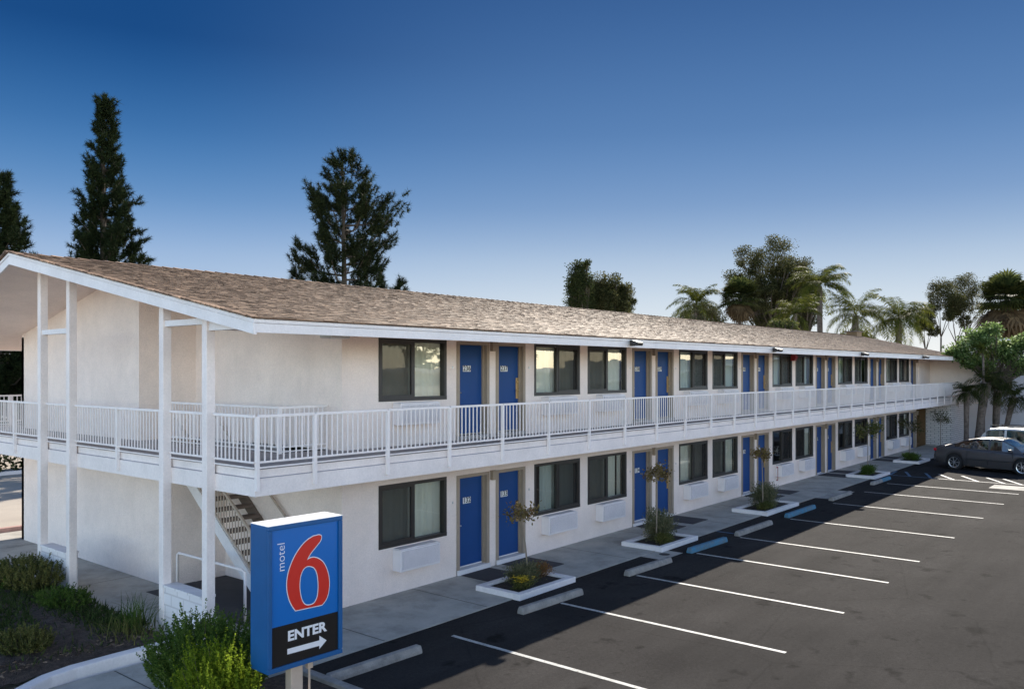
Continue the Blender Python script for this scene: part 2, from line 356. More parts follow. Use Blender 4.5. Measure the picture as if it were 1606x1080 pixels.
def thing(name, label, cat, loc=(0, 0, 0), rz=0, group=None):
    o = bpy.data.objects.new(name, None); o.location = loc; o.rotation_euler = (0, 0, rz); COL.objects.link(o)
    o.empty_display_size = .2
    return tag(o, label, cat, group)
def kids(o): return [c for c in bpy.data.objects if c.parent == o]
def copy_tree(o, parent=None, _top=True):
    c = o.copy(); COL.objects.link(c); c.parent = parent
    for ch in kids_of.get(o.name, []) or kids(o): copy_tree(ch, c, False)
    return c
kids_of = {}

def np_mesh(name, V, Fq, mats, parent=None, mi=None, kind=None):
    """V (n,3), Fq (m,k) all faces of k corners"""
    me = bpy.data.meshes.new(name); V = np.asarray(V, dtype=np.float32); Fq = np.asarray(Fq, dtype=np.int32); k = Fq.shape[1]
    me.vertices.add(len(V)); me.vertices.foreach_set('co', V.ravel())
    me.loops.add(Fq.size); me.loops.foreach_set('vertex_index', Fq.ravel())
    me.polygons.add(len(Fq)); me.polygons.foreach_set('loop_start', np.arange(0, Fq.size, k, dtype=np.int32))
    try: me.polygons.foreach_set('loop_total', np.full(len(Fq), k, dtype=np.int32))
    except Exception: pass
    mats = mats if isinstance(mats, (list, tuple)) else [mats]
    for m in mats: me.materials.append(m)
    if mi is not None: me.polygons.foreach_set('material_index', np.asarray(mi, dtype=np.int32))
    me.update(calc_edges=True)
    o = bpy.data.objects.new(name, me); COL.objects.link(o)
    if parent: o.parent = parent
    if kind: o['kind'] = kind
    return o
def unit(a): return a / np.maximum(np.linalg.norm(a, axis=-1, keepdims=True), 1e-9)
def leaf_quads(C, D, L, W, rng, droop=0.):
    """leaves: at C along unit D, length L, width W -> diamond quads"""
    n = len(C); D = unit(D); side = unit(np.cross(D, unit(rng.normal(size=(n, 3)))))
    L = np.broadcast_to(np.asarray(L, float).reshape(-1, 1), (n, 1)); W = np.broadcast_to(np.asarray(W, float).reshape(-1, 1), (n, 1))
    mid = C + D * L * .45; tip = C + D * L; tip[:, 2] -= (droop * L[:, 0])
    V = np.stack([C, mid + side * W / 2, tip, mid - side * W / 2], 1).reshape(-1, 3)
    return V, np.arange(4 * n).reshape(-1, 4)
def needle_tris(C, D, L, W, rng):
    n = len(C); D = unit(D); side = unit(np.cross(D, unit(rng.normal(size=(n, 3)))))
    L = np.broadcast_to(np.asarray(L, float).reshape(-1, 1), (n, 1)); W = np.broadcast_to(np.asarray(W, float).reshape(-1, 1), (n, 1))
    V = np.stack([C - side * W / 2, C + side * W / 2, C + D * L], 1).reshape(-1, 3)
    return V, np.arange(3 * n).reshape(-1, 3)

# ------------------------------------------------------------------ ground
def g(x): return -.12 + .0045 * (min(max(x, -3), 40) + 3)
def sheet(mb, x0, x1, y0, y1, dz, mi=0):
    xs = sorted({x0, x1} | {c for c in (-3, 40) if x0 < c < x1})
    for a, b in zip(xs, xs[1:]):
        mb.quad((a, y0, g(a) + dz), (b, y0, g(b) + dz), (b, y1, g(b) + dz), (a, y1, g(a) + dz), mi)
    return mb
def slabsheet(mb, x0, x1, y0, y1, dz, th, mi=0):
    xs = sorted({x0, x1} | {c for c in (-3, 40) if x0 < c < x1})
    for a, b in zip(xs, xs[1:]):
        za, zb = g(a) + dz, g(b) + dz
        mb.add([(a, y0, za - th), (b, y0, zb - th), (b, y1, zb - th), (a, y1, za - th), (a, y0, za), (b, y0, zb), (b, y1, zb), (a, y1, za)],
               [(0, 3, 2, 1), (4, 5, 6, 7), (0, 1, 5, 4), (2, 3, 7, 6)] + ([(3, 0, 4, 7)] if a == xs[0] else []) + ([(1, 2, 6, 5)] if b == xs[-1] else []), mi)
    return mb
tag(sheet(MB(), -600, 1500, -700, 1200, -.16).build('ground', M['concrete']), kind='structure')
tag(sheet(MB(), -60, 90, -17.5, -2.12, -.012).build('parking_lot', M['asphalt']), kind='structure')
tag(sheet(MB(), -200, 300, -200, -17.5, -.05).build('added_bounce_apron', mat('warm_bounce_paving', (.76, .58, .42), .9, col2=(.66, .50, .36), vscale=.2)), kind='structure')  # paving added out of view, coloured to bounce warm light onto the front walls
wk = MB(); slabsheet(wk, -40, 41, -2.12, 0., 0., .09)
tag(wk.build('walkway', M['concrete']), kind='structure')
sh = MB(); slabsheet(sh, -6.34, -4.0, .0, 13.2, .002, .09); slabsheet(sh, -40, -6.34, 7.6, 13.2, .0, .09)
tag(sh.build('side_walkway', M['concrete']), kind='structure')
tag(sheet(MB(), -40, 60, 13.4, 60, -.03).build('back_driveway', M['pale']), kind='structure')
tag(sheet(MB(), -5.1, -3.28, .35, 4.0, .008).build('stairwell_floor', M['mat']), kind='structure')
jt = MB()
for x in (-4.05, -1.45, 1.15, 3.75, 6.5, 9.4, 12.3, 15.2, 18.1, 21, 24, 27, 30, 33): sheet(jt, x, x + .018, -2.1, -.02, .004)
for x in (-7.6, -9.4, -11.2): sheet(jt, x, x + .02, -2.1, -.02, .004)
for y in (2.75, 5.5, 8.2, 10.9): sheet(jt, -6.3, -4.6, y, y + .018, .006)
tag(jt.build('walkway_joints', M['joint']), kind='structure')
# painted markings
ln = MB()
for x in (-3.08, -.30, 2.5, 5.33, 7.82, 11.35, 15.1, 18.42, 21.25): sheet(ln, x - .043, x + .043, -7.5, -3.02 if x > -1 else -2.75, -.008)
sheet(ln, 24.0, 24.09, -7.4, -4.1, -.008)
for y in (-4.80, -5.68, -6.6, -7.2): ln.add([(24.09, y - .05, g(24) - .008), (25.6, y + .83, g(25) - .008), (25.6, y + .95, g(25) - .008), (24.09, y + .07, g(24) - .008)], [(0, 1, 2, 3)])
sheet(ln, 28.6, 28.72, -6.6, -3.6, -.008)
tag(ln.build('parking_lines', M['line']), kind='structure')
bl = MB()
for y in (-2.35, -3.15, -3.95): bl.add([(24.09, y - .05, g(24) - .0075), (26.5, y + .83 if y < -2.5 else y + .2, g(25) - .0075), (26.5, y + .95 if y < -2.5 else y + .3, g(25) - .0075), (24.09, y + .07, g(24) - .0075)], [(0, 1, 2, 3)])
sheet(bl, 24.0, 24.09, -4.1, -2.3, -.0075); sheet(bl, 8.15, 8.23, -2.9, -2.14, -.008)
tag(bl.build('blue_access_lines', M['blueline']), kind='structure')
pd = MB(); sheet(pd, 4.15, 5.15, -2.74, -2.13, -.009); sheet(pd, 15.9, 18.2, -2.75, -2.13, -.009)
sheet(pd, 22.35, 23.5, -9.6, -6.35, -.009)
tag(pd.build('concrete_patches', M['concrete']), kind='structure')
mh = MB(); mh.tube([(4.72, -2.46, g(4.7) - .03), (4.72, -2.46, g(4.7) - .004)], .13, 24)
tag(mh.build('drain_cover', M['black']), 'round dark drain cover in the pale concrete patch below the second planter', 'drain cover')
# mulch bed and its kerb
def poly_extrude(pts, z0, z1):
    m = MB(); m.prism([(x, y, z0) for x, y in pts], (0, 0, z1 - z0)); return m
rng = np.random.default_rng(3)
bx_, by_ = np.meshgrid(np.linspace(-15, -6.36, 90), np.linspace(.42, 7.6, 76))
bed_z = -.10 + .20 * np.clip(np.minimum.reduce([(-6.2 - bx_) / .9, (by_ - .2) / .9, (7.8 - by_) / .8]), .15, 1) + rng.normal(size=bx_.shape) * .012
nx, ny = bx_.shape[1], bx_.shape[0]
idx = np.arange(nx * ny).reshape(ny, nx)
tag(np_mesh('planting_bed', np.stack([bx_, by_, bed_z], -1).reshape(-1, 3), np.stack([idx[:-1, :-1], idx[:-1, 1:], idx[1:, 1:], idx[1:, :-1]], -1).reshape(-1, 4), M['mulch']), kind='structure')
kb = []
for i in range(9):
    a = math.pi / 2 * i / 8; kb.append((-9.2 + .0 - 1.6 * math.sin(a), -1.0 + 1.27 + (-1.6 + 1.6 * math.cos(a))))
kerb_line = [(-6.02, .24), (-6.8, .24), (-7.5, .24), (-8.1, .22), (-8.5, .12), (-8.9, -.12), (-9.3, -.45), (-9.7, -.9), (-10.2, -1.5)]
km = MB()
def sweep(line, w, z0, z1, mb):
    L = []; n = len(line)
    for i, p in enumerate(line):
        a = Vector(line[max(i - 1, 0)]); b = Vector(line[min(i + 1, n - 1)]); d = (b - a).normalized(); nn = Vector((-d.y, d.x)); L.append((Vector(p) - nn * w / 2, Vector(p) + nn * w / 2))
    vs = []
    for a, b in L: vs += [(a.x, a.y, z0), (b.x, b.y, z0), (b.x, b.y, z1), (a.x, a.y, z1)]
    fs = [(0, 1, 2, 3), tuple(4 * (n - 1) + k for k in (3, 2, 1, 0))]
    for i in range(n - 1):
        for k in range(4): fs.append((4 * i + k, 4 * i + 4 + k, 4 * i + 4 + (k + 1) % 4, 4 * i + (k + 1) % 4))
    mb.add(vs, fs)
sweep(kerb_line, .20, -.2, .035, km)
tag(km.build('painted_kerb', M['trim'], bevel=.02), kind='structure')
# sign island
isl = MB(); isl.quad((-10, -5.6, -.06), (-5.98, -5.6, -.06), (-5.98, -2.2, -.06), (-10, -2.2, -.06)); tag(isl.build('sign_island_soil', M['mulch']), kind='structure')
k2 = MB(); k2.box(-5.98, -5.84, -5.74, -2.12, -.25, .0); k2.box(-10, -5.98, -5.74, -5.60, -.25, .0); tag(k2.build('island_kerb', M['stop'], bevel=.015), kind='structure')
rk = MB(); rk.box(-40, -1.5, 13.2, 13.4, -.25, .0); tag(rk.build('red_kerb', mat('faded_red_kerb', (.50, .30, .26), .8, var=.3, vscale=4)), kind='structure')
bk = MB(); bk.box(-40, 60, 27.5, 27.7, -.25, .02); bk.box(-4, -3.9, 22.9, 27.4, -.155, -.145); tag(bk.build('back_kerb', M['trim']), kind='structure')

# ------------------------------------------------------------------ the motel
motel = thing('motel_building', 'long two-storey white stucco motel with blue doors and brown shingle roof', 'motel')
UP = 2.96; PX = 7.315; XE = 37.7; XW = 40.8
ROOMS = 6
wins = []; doors = []
for k in range(-1, ROOMS):
    b = k * PX
    if k >= 0: wins.append((b - 2.33, b - .415, 'A')); doors.append((b, 0, k)); 
    if k >= 0 and k < 5: doors.append((b + 1.32, 1, k)); wins.append((b + 2.684, b + 4.601, 'B'))
wins = [w_ for w_ in wins if w_[1] < XE]; doors = [d for d in doors if d[0] < XE]
# walls : cells between openings
openings = []
for x0, x1, t in wins: openings += [(x0, x1, .845, 2.105), (x0, x1, 3.80, 5.06)]
for x, s, k in doors: openings += [(x - .06, x + .965, -.10, 2.09), (x - .06, x + .965, UP - .06, 5.02)]
xs = sorted({-3.26, XE} | {o[0] for o in openings} | {o[1] for o in openings}); zs = sorted({-.3, 5.45, 2.48} | {o[2] for o in openings} | {o[3] for o in openings})
wl = MB()
for a, b in zip(xs, xs[1:]):
    for c, d in zip(zs, zs[1:]):
        mx_, mz_ = (a + b) / 2, (c + d) / 2
        if any(o[0] < mx_ < o[1] and o[2] < mz_ < o[3] for o in openings): continue
        wl.quad((a, 0, c), (b, 0, c), (b, 0, d), (a, 0, d))
for x0, x1, z0, z1 in openings:
    D_ = .16
    wl.quad((x0, 0, z0), (x0, D_, z0), (x0, D_, z1), (x0, 0, z1)); wl.quad((x1, D_, z0), (x1, 0, z0), (x1, 0, z1), (x1, D_, z1))
    wl.quad((x0, D_, z0), (x0, 0, z0), (x1, 0, z0), (x1, D_, z0)); wl.quad((x0, 0, z1), (x0, D_, z1), (x1, D_, z1), (x1, 0, z1))
wl.build('front_wall', M['stucco'], motel)
# room partition (inside, keeps daylight from crossing)
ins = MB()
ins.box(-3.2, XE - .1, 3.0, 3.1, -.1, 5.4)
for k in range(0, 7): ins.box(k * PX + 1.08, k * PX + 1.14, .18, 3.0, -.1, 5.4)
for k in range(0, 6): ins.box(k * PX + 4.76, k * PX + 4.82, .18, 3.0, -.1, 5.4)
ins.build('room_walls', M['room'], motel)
# end walls
ew = MB()
ew.box(-4.6, -4.35, 4.05, 11.85, -.3, 2.5)            # lower end wall
ew.box(-4.35, -3.26, 4.05, 4.25, -.3, 2.5)            # lower recess, faces the lot
ew.box(-3.26, -3.1, .001, 4.05, -.3, 2.5)             # lower stairwell wall
ew.add([(-4.6, 5.3, 2.8), (-4.6, 11.85, 2.8), (-4.6, 11.85, 5.45), (-4.6, 5.93, 6.70), (-4.6, 5.3, 6.55)], [(0, 4, 3, 2, 1)])
ew.quad((-4.6, 5.3, 2.8), (-3.1, 5.3, 2.8), (-3.1, 5.3, 6.55), (-4.6, 5.3, 6.55))
ew.add([(-3.26, .001, 2.8), (-3.26, 5.3, 2.8), (-3.26, 5.3, 6.55), (-3.26, .001, 5.45)], [(0, 3, 2, 1)])
ew.box(-4.6, XW, 11.7, 11.85, -.3, 5.3)               # rear wall
ew.box(-3.0, XW, 4.2, 4.3, -.3, 5.3)
ew.build('end_wall', M['stucco'], motel)
fe = MB()                                              # far end, inner corner
fe.box(38.37, XW, .0, .15, 2.86, 5.5)
fe.box(XW, XW + .3, -2.6, .15, 2.5, 5.4)
fe.build('far_corner_wall', M['stucco'], motel)
fb = MB(); fb.box(39.75, 43.6, -1.35, -.005, -.3, 2.48); fb.build('brick_wall', M['brickw'], motel)
fp = MB(); fp.box(37.7, 37.78, .0, 3, -.1, 2.5); fp.box(37.78, 39.75, 2.9, 3.0, -.1, 2.5); fp.box(39.75, 39.85, .0, 3.0, -.1, 2.5); fp.box(37.95, 39.74, .3, 2.9, -.1, .18)
fp.build('passage', M['brown'], motel)
fq = MB(); fq.box(37.7, 38.37, .06, .16, 2.86, 5.4); fq.build('far_door_surround', M['stucco'], motel)

# balcony
YB = -1.45; XB = -6.10; XEND = 41.0
bf = MB()
bf.box(XB + .05, XEND, YB + .05, -.0, 2.60, 2.88); bf.box(XB + .05, -4.36, 0, .42, 2.60, 2.88); bf.box(-4.36, -3.26, 0, .42, 2.60, 2.88)
bf.box(XB + .05, -4.36, .42, 13.2, 2.60, 2.88); bf.box(-4.36, -3.0, 4.85, 13.2, 2.60, 2.88); bf.box(-3.26, XEND, 0.16, 11.7, 2.60, 2.88)
bf.box(-3.0, XEND, 11.85, 13.2, 2.60, 2.88)
bf.build('balcony_floor', M['deck'], motel)
be = MB()
be.box(XB, XEND, YB, YB + .12, 2.47, 2.74); be.box(XB, XB + .12, YB + .12, 13.3, 2.47, 2.74)
be.box(XB + .03, XEND, YB + .03, YB + .12, 2.755, 2.875); be.box(XB + .03, XB + .12, YB + .12, 13.27, 2.755, 2.875)
be.box(XB + .045, XEND, YB + .045, YB + .1, 2.735, 2.76, 1); be.box(XB + .045, XB + .1, YB + .12, 13.2, 2.735, 2.76, 1)
be.build('balcony_beam', [M['slabpaint'], M['acd']], motel)
bs = MB(); bs.box(XB + .12, XEND, YB + .12, -.01, 2.56, 2.598); bs.box(XB + .12, -4.62, -.01, 13, 2.56, 2.598)
bs.build('balcony_soffit', M['stucco'], motel)
rail_pts = [XB + .02, -5.0] + [-3.417 + 1.578 * i for i in range(28)] + [40.95]
rail_pts = sorted(x for x in rail_pts if x < 41.2)
YR = YB - .03
def panel_x(mb, x0, x1, y, z0=2.88, ztop=3.72):
    mb.box(x0, x1, y - .022, y + .022, ztop - .03, ztop + .012); mb.box(x0, x1, y - .012, y + .012, z0 + .105, z0 + .135); mb.bar((x0, y, z0 + .035), (x1, y, z0 + .035), .022)
    n = max(2, int(round((x1 - x0) / .113)))
    for i in range(1, n):
        x = x0 + (x1 - x0) * i / n; mb.box(x - .009, x + .009, y - .009, y + .009, z0 + .13, ztop - .028)
def panel_y(mb, y0, y1, x, z0=2.88, ztop=3.72):
    mb.box(x - .022, x + .022, y0, y1, ztop - .03, ztop + .012); mb.box(x - .012, x + .012, y0, y1, z0 + .105, z0 + .135); mb.bar((x, y0, z0 + .035), (x, y1, z0 + .035), .022)
    n = max(2, int(round((y1 - y0) / .113)))
    for i in range(1, n):
        y = y0 + (y1 - y0) * i / n; mb.box(x - .009, x + .009, y - .009, y + .009, z0 + .13, ztop - .028)
for a, b in zip(rail_pts, rail_pts[1:]):
    p = MB(); panel_x(p, a + .02, b - .02, YR); p.build('railing_panel', M['rail'], motel)
for x in rail_pts:
    p = MB(); p.box(x - .028, x + .028, YR - .028, YR + .028, 2.56, 3.705); p.build('railing_post', M['rail'], motel)
COLS = [(-.32, -.17), (1.08, 1.23), (4.84, 4.99), (6.26, 6.42)]
XR = XB - .03
ypts = [YR, COLS[0][0], COLS[0][1], COLS[1][0], COLS[1][1], 3.02, COLS[2][0], COLS[2][1], COLS[3][0], COLS[3][1], 8.0, 9.9, 11.7, 13.2]
for a, b in zip(ypts, ypts[1:]):
    if b - a < .2: continue
    p = MB(); panel_y(p, a + .01, b - .01, XR); p.build('railing_panel', M['rail'], motel)
for y in (3.02, 8.0, 9.9, 11.7, 13.2):
    p = MB(); p.box(XR - .028, XR + .028, y - .028, y + .028, 2.56, 3.705); p.build('railing_post', M['rail'], motel)
p = MB(); panel_y(p, .42, 4.85, -4.36, ztop=3.74); p.build('stair_opening_railing', M['rail'], motel)
p = MB(); panel_x(p, -4.36, -3.28, .42, ztop=3.74); p.box(-4.39, -4.33, .39, .45, 2.86, 3.74); p.build('stair_opening_railing', M['rail'], motel)
p = MB(); panel_x(p, XR, -2.0, 13.2); p.build('railing_panel', M['rail'], motel)
for x in (-4.4, -3.2, -2.0):
    p = MB(); p.box(x - .04, x + .04, 13.16, 13.24, 2.8, 3.70); p.build('railing_post', M['rail'], motel)
# roof
XG0, XP, EZ, RZ, RY, OY, OY2 = -6.35, -6.98, 5.19, 6.80, 5.93, -1.80, 13.66
SL = (RZ - EZ) / (RY - OY)
XF0, XF1 = 42.6, 47.6
rf = MB()
F_ = [(XG0, OY, EZ), (XF0, OY, EZ), (XF1, RY, RZ), (XP, RY, RZ)]; B_ = [(XP, RY, RZ), (XF1, RY, RZ), (XF0, OY2, EZ), (XG0, OY2, EZ)]
rf.quad(*F_); rf.quad(*B_)
rf.build('roof', M['shingle'], motel)
rng = np.random.default_rng(12); V = []; Fc = []; k = 0; rows = 74
for i in range(rows):
    f0, f1 = i / rows, (i + 1.25) / rows; f1 = min(f1, 1)
    xa = XG0 + (XP - XG0) * f0 - .02; xb = XF0 + (XF1 - XF0) * f0; y0 = OY - .02 + (RY - OY) * f0; y1 = OY + (RY - OY) * f1; z0 = EZ + (RZ - EZ) * f0; z1 = EZ + (RZ - EZ) * f1
    x = xa
    while x < xb:
        wd_ = rng.uniform(.08, .21); th = rng.uniform(.006, .016); xe = min(x + wd_, xb); dy = rng.uniform(-.012, .012)
        V += [(x, y0 + dy, z0 + .004), (xe - .006, y0 + dy, z0 + .004), (xe - .006, y0 + dy, z0 + th), (x, y0 + dy, z0 + th), (xe - .006, y1, z1 + .006), (x, y1, z1 + .006)]
        Fc += [(k, k + 1, k + 2, k + 3), (k + 3, k + 2, k + 4, k + 5)]; k += 6; x = xe
np_mesh('shingles', V, Fc, M['shingle'], motel)
sf = MB()
d = -.20
sf.quad(*[(x + .04, y + (.03 if y < 0 else 0), z + d) for x, y, z in reversed(F_)]); sf.quad(*[(x + .04, y - (.03 if y > 10 else 0), z + d) for x, y, z in reversed(B_)])
sf.build('soffit', M['stucco'], motel)
fa = MB()
def fascia(mb, a, b, inw, h0, h1, t, mi=0):   # board hanging from edge a-b; inw = inward unit vector
    a = Vector(a); b = Vector(b); i = Vector(inw) * t
    mb.add([a - Vector((0, 0, h1)), b - Vector((0, 0, h1)), b - Vector((0, 0, h0)), a - Vector((0, 0, h0)), a + i - Vector((0, 0, h1)), b + i - Vector((0, 0, h1)), b + i - Vector((0, 0, h0)), a + i - Vector((0, 0, h0))],
           [(0, 1, 2, 3), (7, 6, 5, 4), (0, 4, 5, 1), (3, 2, 6, 7), (1, 5, 6, 2), (0, 3, 7, 4)], mi)
e0, e1, pk, e2 = (XG0, OY, EZ), (XF0, OY, EZ), (XP, RY, RZ), (XG0, OY2, EZ)
rin = Vector((RY - OY, XP - XG0, 0)).normalized(); rin = Vector((rin.x, -(-rin.y), 0)) if False else Vector((1, .08, 0)).normalized(); rin2 = Vector((1, -.08, 0)).normalized()
o_ = Vector((0, 0, 0))
fascia(fa, e0, e1, (0, 1, 0), .005, .06, .05); fascia(fa, Vector(e0) + Vector((0, .012, 0)), Vector(e1) + Vector((0, .012, 0)), (0, 1, 0), .066, .205, .04)
fascia(fa, e0, pk, rin, .005, .06, .05); fascia(fa, Vector(e0) + Vector((.012, 0, 0)), Vector(pk) + Vector((.012, 0, 0)), rin, .066, .235, .04)
fascia(fa, pk, e2, rin2, .005, .06, .05); fascia(fa, Vector(pk) + Vector((.012, 0, 0)), Vector(e2) + Vector((.012, 0, 0)), rin2, .066, .235, .04)
fascia(fa, e2, (XF0, OY2, EZ), (0, -1, 0), .005, .06, .05); fascia(fa, (XG0, OY2 - .012, EZ), (XF0, OY2 - .012, EZ), (0, -1, 0), .066, .21, .04)
fa.build('fascia', M['trim'], motel)
rs = random.Random(5)
se = MB()                                           # ragged shingle butts along eave, rake and ridge
x = XG0
while x < XF0:
    L = rs.uniform(.18, .42); z = EZ + .006; se.box(x, x + L - .01, OY - .03 - rs.random() * .012, OY + .12, z, z + .016 + rs.random() * .01); x += L
n = 62
for i in range(n):
    for (A, B) in ((e0, pk), (e2, pk)):
        p0 = Vector(A).lerp(Vector(B), i / n); p1 = Vector(A).lerp(Vector(B), (i + .97) / n)
        se.bar(p0 + Vector((.03 - rs.random() * .03, 0, .018)), p1 + Vector((.03 - rs.random() * .03, 0, .024 + rs.random() * .01)), .15, .022)
x = XP
while x < XF1 - .3:
    z = RZ + .015; se.add([(x, RY - .15, z - .02), (x + .30, RY - .15, z - .032), (x + .30, RY, z + .0), (x, RY, z + .022), (x + .30, RY + .15, z - .032), (x, RY + .15, z - .02)], [(0, 1, 2, 3), (3, 2, 4, 5), (0, 3, 5)]); x += .27
se.build('shingle_edge', M['shingle'], motel)
# columns at the gable end, their rails and low walls
def soff(y): return (RZ - abs(y - RY) * SL) - .22
for (a, b) in COLS:
    p = MB(); p.box(-6.25, -6.10, a, b, -.2, soff((a + b) / 2) + .03); p.build('column', M['slabpaint'], motel, bevel=.006)
for (a, b) in ((COLS[0][1], COLS[1][0]), (COLS[2][1], COLS[3][0])):
    p = MB(); p.box(-6.22, -6.13, a, b, 5.17, 5.27); p.build('crossbar', M['trim'], motel)
    p = MB(); p.box(-6.235, -6.02, a, b, -.2, .70); p.box(-6.26, -6.0, a, b, .70, .74); p.build('low_wall', M['cmu'], motel)
p = MB(); p.box(-6.21, -6.11, OY + .08, COLS[0][0], 5.06, 5.22); p.box(-6.2, -3.3, -.30, -.19, 5.08, 5.22); p.build('header_beam', M['trim'], motel)
# stairs
st = bpy.data.objects.new('staircase', None); COL.objects.link(st); st.parent = motel; st.location = (-3.8, .8, -.12)
ns = 16; r_ = 3.0 / ns; t_ = 4.0 / ns
for xx in (-4.27, -3.32):
    p = MB(); y0, z0, y1, z1 = .75, -.12, 4.75, 2.78
    p.prism([(xx, y0, z0), (xx, y0 + .42, z0), (xx, y1 + .1, z1 - .05), (xx, y1 + .1, z1 + .1), (xx, y1 - .1, z1 + .1)], (.05, 0, 0)); p.build('stringer', M['trim'] if xx < -4 else M['tread'], st, world=True)
p = MB()
for i in range(1, ns): 
    z = -.12 + r_ * i; y = .85 + t_ * (i - 1); p.box(-4.22, -3.32, y, y + .30, z - .05, z)
p.build('tread', M['tread'], st, world=True)
p = MB(); a = Vector((-4.29, .85, .85)); b = Vector((-4.29, 4.3, 3.4)); p.bar(a, b, .045); p.bar(a - Vector((0, 0, .72)), b - Vector((0, 0, .72)), .03)
for i in range(34):
    q = a.lerp(b, i / 33); p.bar(q - Vector((0, 0, .72)), q, .018)
p.box(-4.32, -4.26, .80, .86, -.12, .88); p.build('stair_railing', M['stairp'], st, world=True)
p = MB(); a = Vector((-3.36, .85, .85)); b = Vector((-3.36, 4.3, 3.4)); p.bar(a, b, .04); p.build('stair_railing', M['stairp'], st, world=True)

# number plates
def text_mesh(s, size=1., bold=0.):
    c = bpy.data.curves.new('t', 'FONT'); c.body = s; c.size = size; c.align_x = 'CENTER'; c.align_y = 'CENTER'; c.extrude = 0; c.offset = bold
    c.resolution_u = 4
    o = bpy.data.objects.new('t', c); COL.objects.link(o)
    bpy.context.view_layer.update()
    me = bpy.data.meshes.new_from_object(o.evaluated_get(bpy.context.evaluated_depsgraph_get()))
    bpy.data.objects.remove(o); bpy.data.curves.remove(c); return me

def make_window(x0, x1, z0, typ, k, lower):
    y = .03; w_ = x1 - x0; z1 = z0 + 1.26; xm = (x0 + x1) / 2
    rt = MB(); f = .06
    rt.box(x0 - .01, x1 + .01, y - .04, y + .08, z1 - f, z1 + .01); rt.box(x0 - .01, x1 + .01, y - .045, y + .08, z0 - .01, z0 + f + .01)
    rt.box(x0 - .01, x0 + f, y - .04, y + .08, z0 + f + .01, z1 - f); rt.box(x1 - f, x1 + .01, y - .04, y + .08, z0 + f + .01, z1 - f)
    rt.box(xm - .035, xm + .035, y - .02, y + .06, z0 + f + .01, z1 - f)
    sx0, sx1 = (x0 + f, xm - .035) if typ == 'A' else (xm + .035, x1 - f)      # screened sliding half
    a, b, c, d = sx0, sx1, z0 + f + .01, z1 - f
    for q in ((a, b, d - .04, d), (a, b, c, c + .045)): rt.box(q[0], q[1], y - .03, y + .0, q[2], q[3])
    for q in ((a, a + .035), (b - .035, b)): rt.box(q[0], q[1], y - .03, y + .0, c + .045, d - .04)
    wn = rt.build('window', M['frame'], motel)
    gl = MB(); gl.quad((x0 + f, y + .03, z0 + f), (x1 - f, y + .03, z0 + f), (x1 - f, y + .03, z1 - f), (x0 + f, y + .03, z1 - f)); gl.build('pane', M['glass'], wn)
    sc = MB(); sc.quad((a + .035, y - .015, c + .045), (b - .035, y - .015, c + .045), (b - .035, y - .015, d - .04), (a + .035, y - .015, d - .04)); sc.build('insect_screen', M['screen'], wn)
    r = random.Random(k * 7 + (3 if lower else 0) + (1 if typ == 'A' else 0))
    spans = [(x0 + .03, x1 - .03)]; mt = M['curtain']
    if lower:
        if typ == 'B' and k == 0: spans = [(x0 + .48, x1 - .03)]; mt = M['curtaing']
        elif typ == 'A' and k == 1: spans = [(x0 + .03, x1 - .32), (x1 - .2, x1 - .03)]; mt = M['curtain']
        elif k >= 3 or (k == 2 and typ == 'B'): spans = [(x1 - .5, x1 - .03)] if k % 2 else [(x0 + .05, x0 + .2)]
    elif typ == 'B' and k >= 1 or (typ == 'A' and k >= 2): mt = M['curtaing']; spans = [(x0 + .03, x1 - .25)] if typ == 'A' and k >= 3 else spans
    cu = MB()
    for s0, s1 in spans:
        n = int((s1 - s0) / .03); vs = []; ph = r.random() * 6
        for i in range(n + 1):
            xx = s0 + (s1 - s0) * i / n; yy = .20 + .035 * math.sin(xx * 34 + ph + 1.3 * math.sin(xx * 9 + ph)) + .012 * math.sin(xx * 91)
            vs += [(xx, yy, z0 - .05), (xx, yy, z1 + .02)]
        cu.add(vs, [(2 * i, 2 * i + 2, 2 * i + 3, 2 * i + 1) for i in range(n)])
    cu.build('curtain', mt, wn, smooth=True)
    # air conditioner under the window
    if typ == 'A': ax0, ax1 = x0 + .36, x0 + 1.48
    else: ax0, ax1 = x0 + .27, x0 + 1.48
    az0, az1 = z0 - .49, z0 - .055
    p = MB(); p.box(ax0, ax1, -.25, -.001, az0, az1); p.box(ax0 + .02, ax1 - .02, -.22, -.001, az1, az1 + .02)
    ac = p.build('air_conditioner', M['acw'], motel, bevel=.008)
    q = MB(); q.box(ax0 + .05, ax1 - .03, -.256, -.2515, az0 + .04, az1 - .03, 1)
    n = 17
    for i in range(n):
        zz = az0 + .05 + (az1 - az0 - .09) * i / (n - 1)
        q.box(ax0 + .05, ax1 - .03, -.272, -.257, zz - .0075, zz + .0075)
    for i in range(0 if lower else 7):
        xx = ax0 + .05 + (ax1 - ax0 - .08) * i / 6; q.box(xx - .006, xx + .006, -.276, -.2725, az0 + .04, az1 - .03)
    q.build('grille', [M['acw'], M['acd']], ac)
for x0, x1, t in wins:
    k = int(round((x0 + 2.33) / PX)) if t == 'A' else int(round((x0 - 2.684) / PX))
    make_window(x0, x1, .845, t, k, True); make_window(x0, x1, 3.80, t, k, False)
num_u, num_l = 236, 132
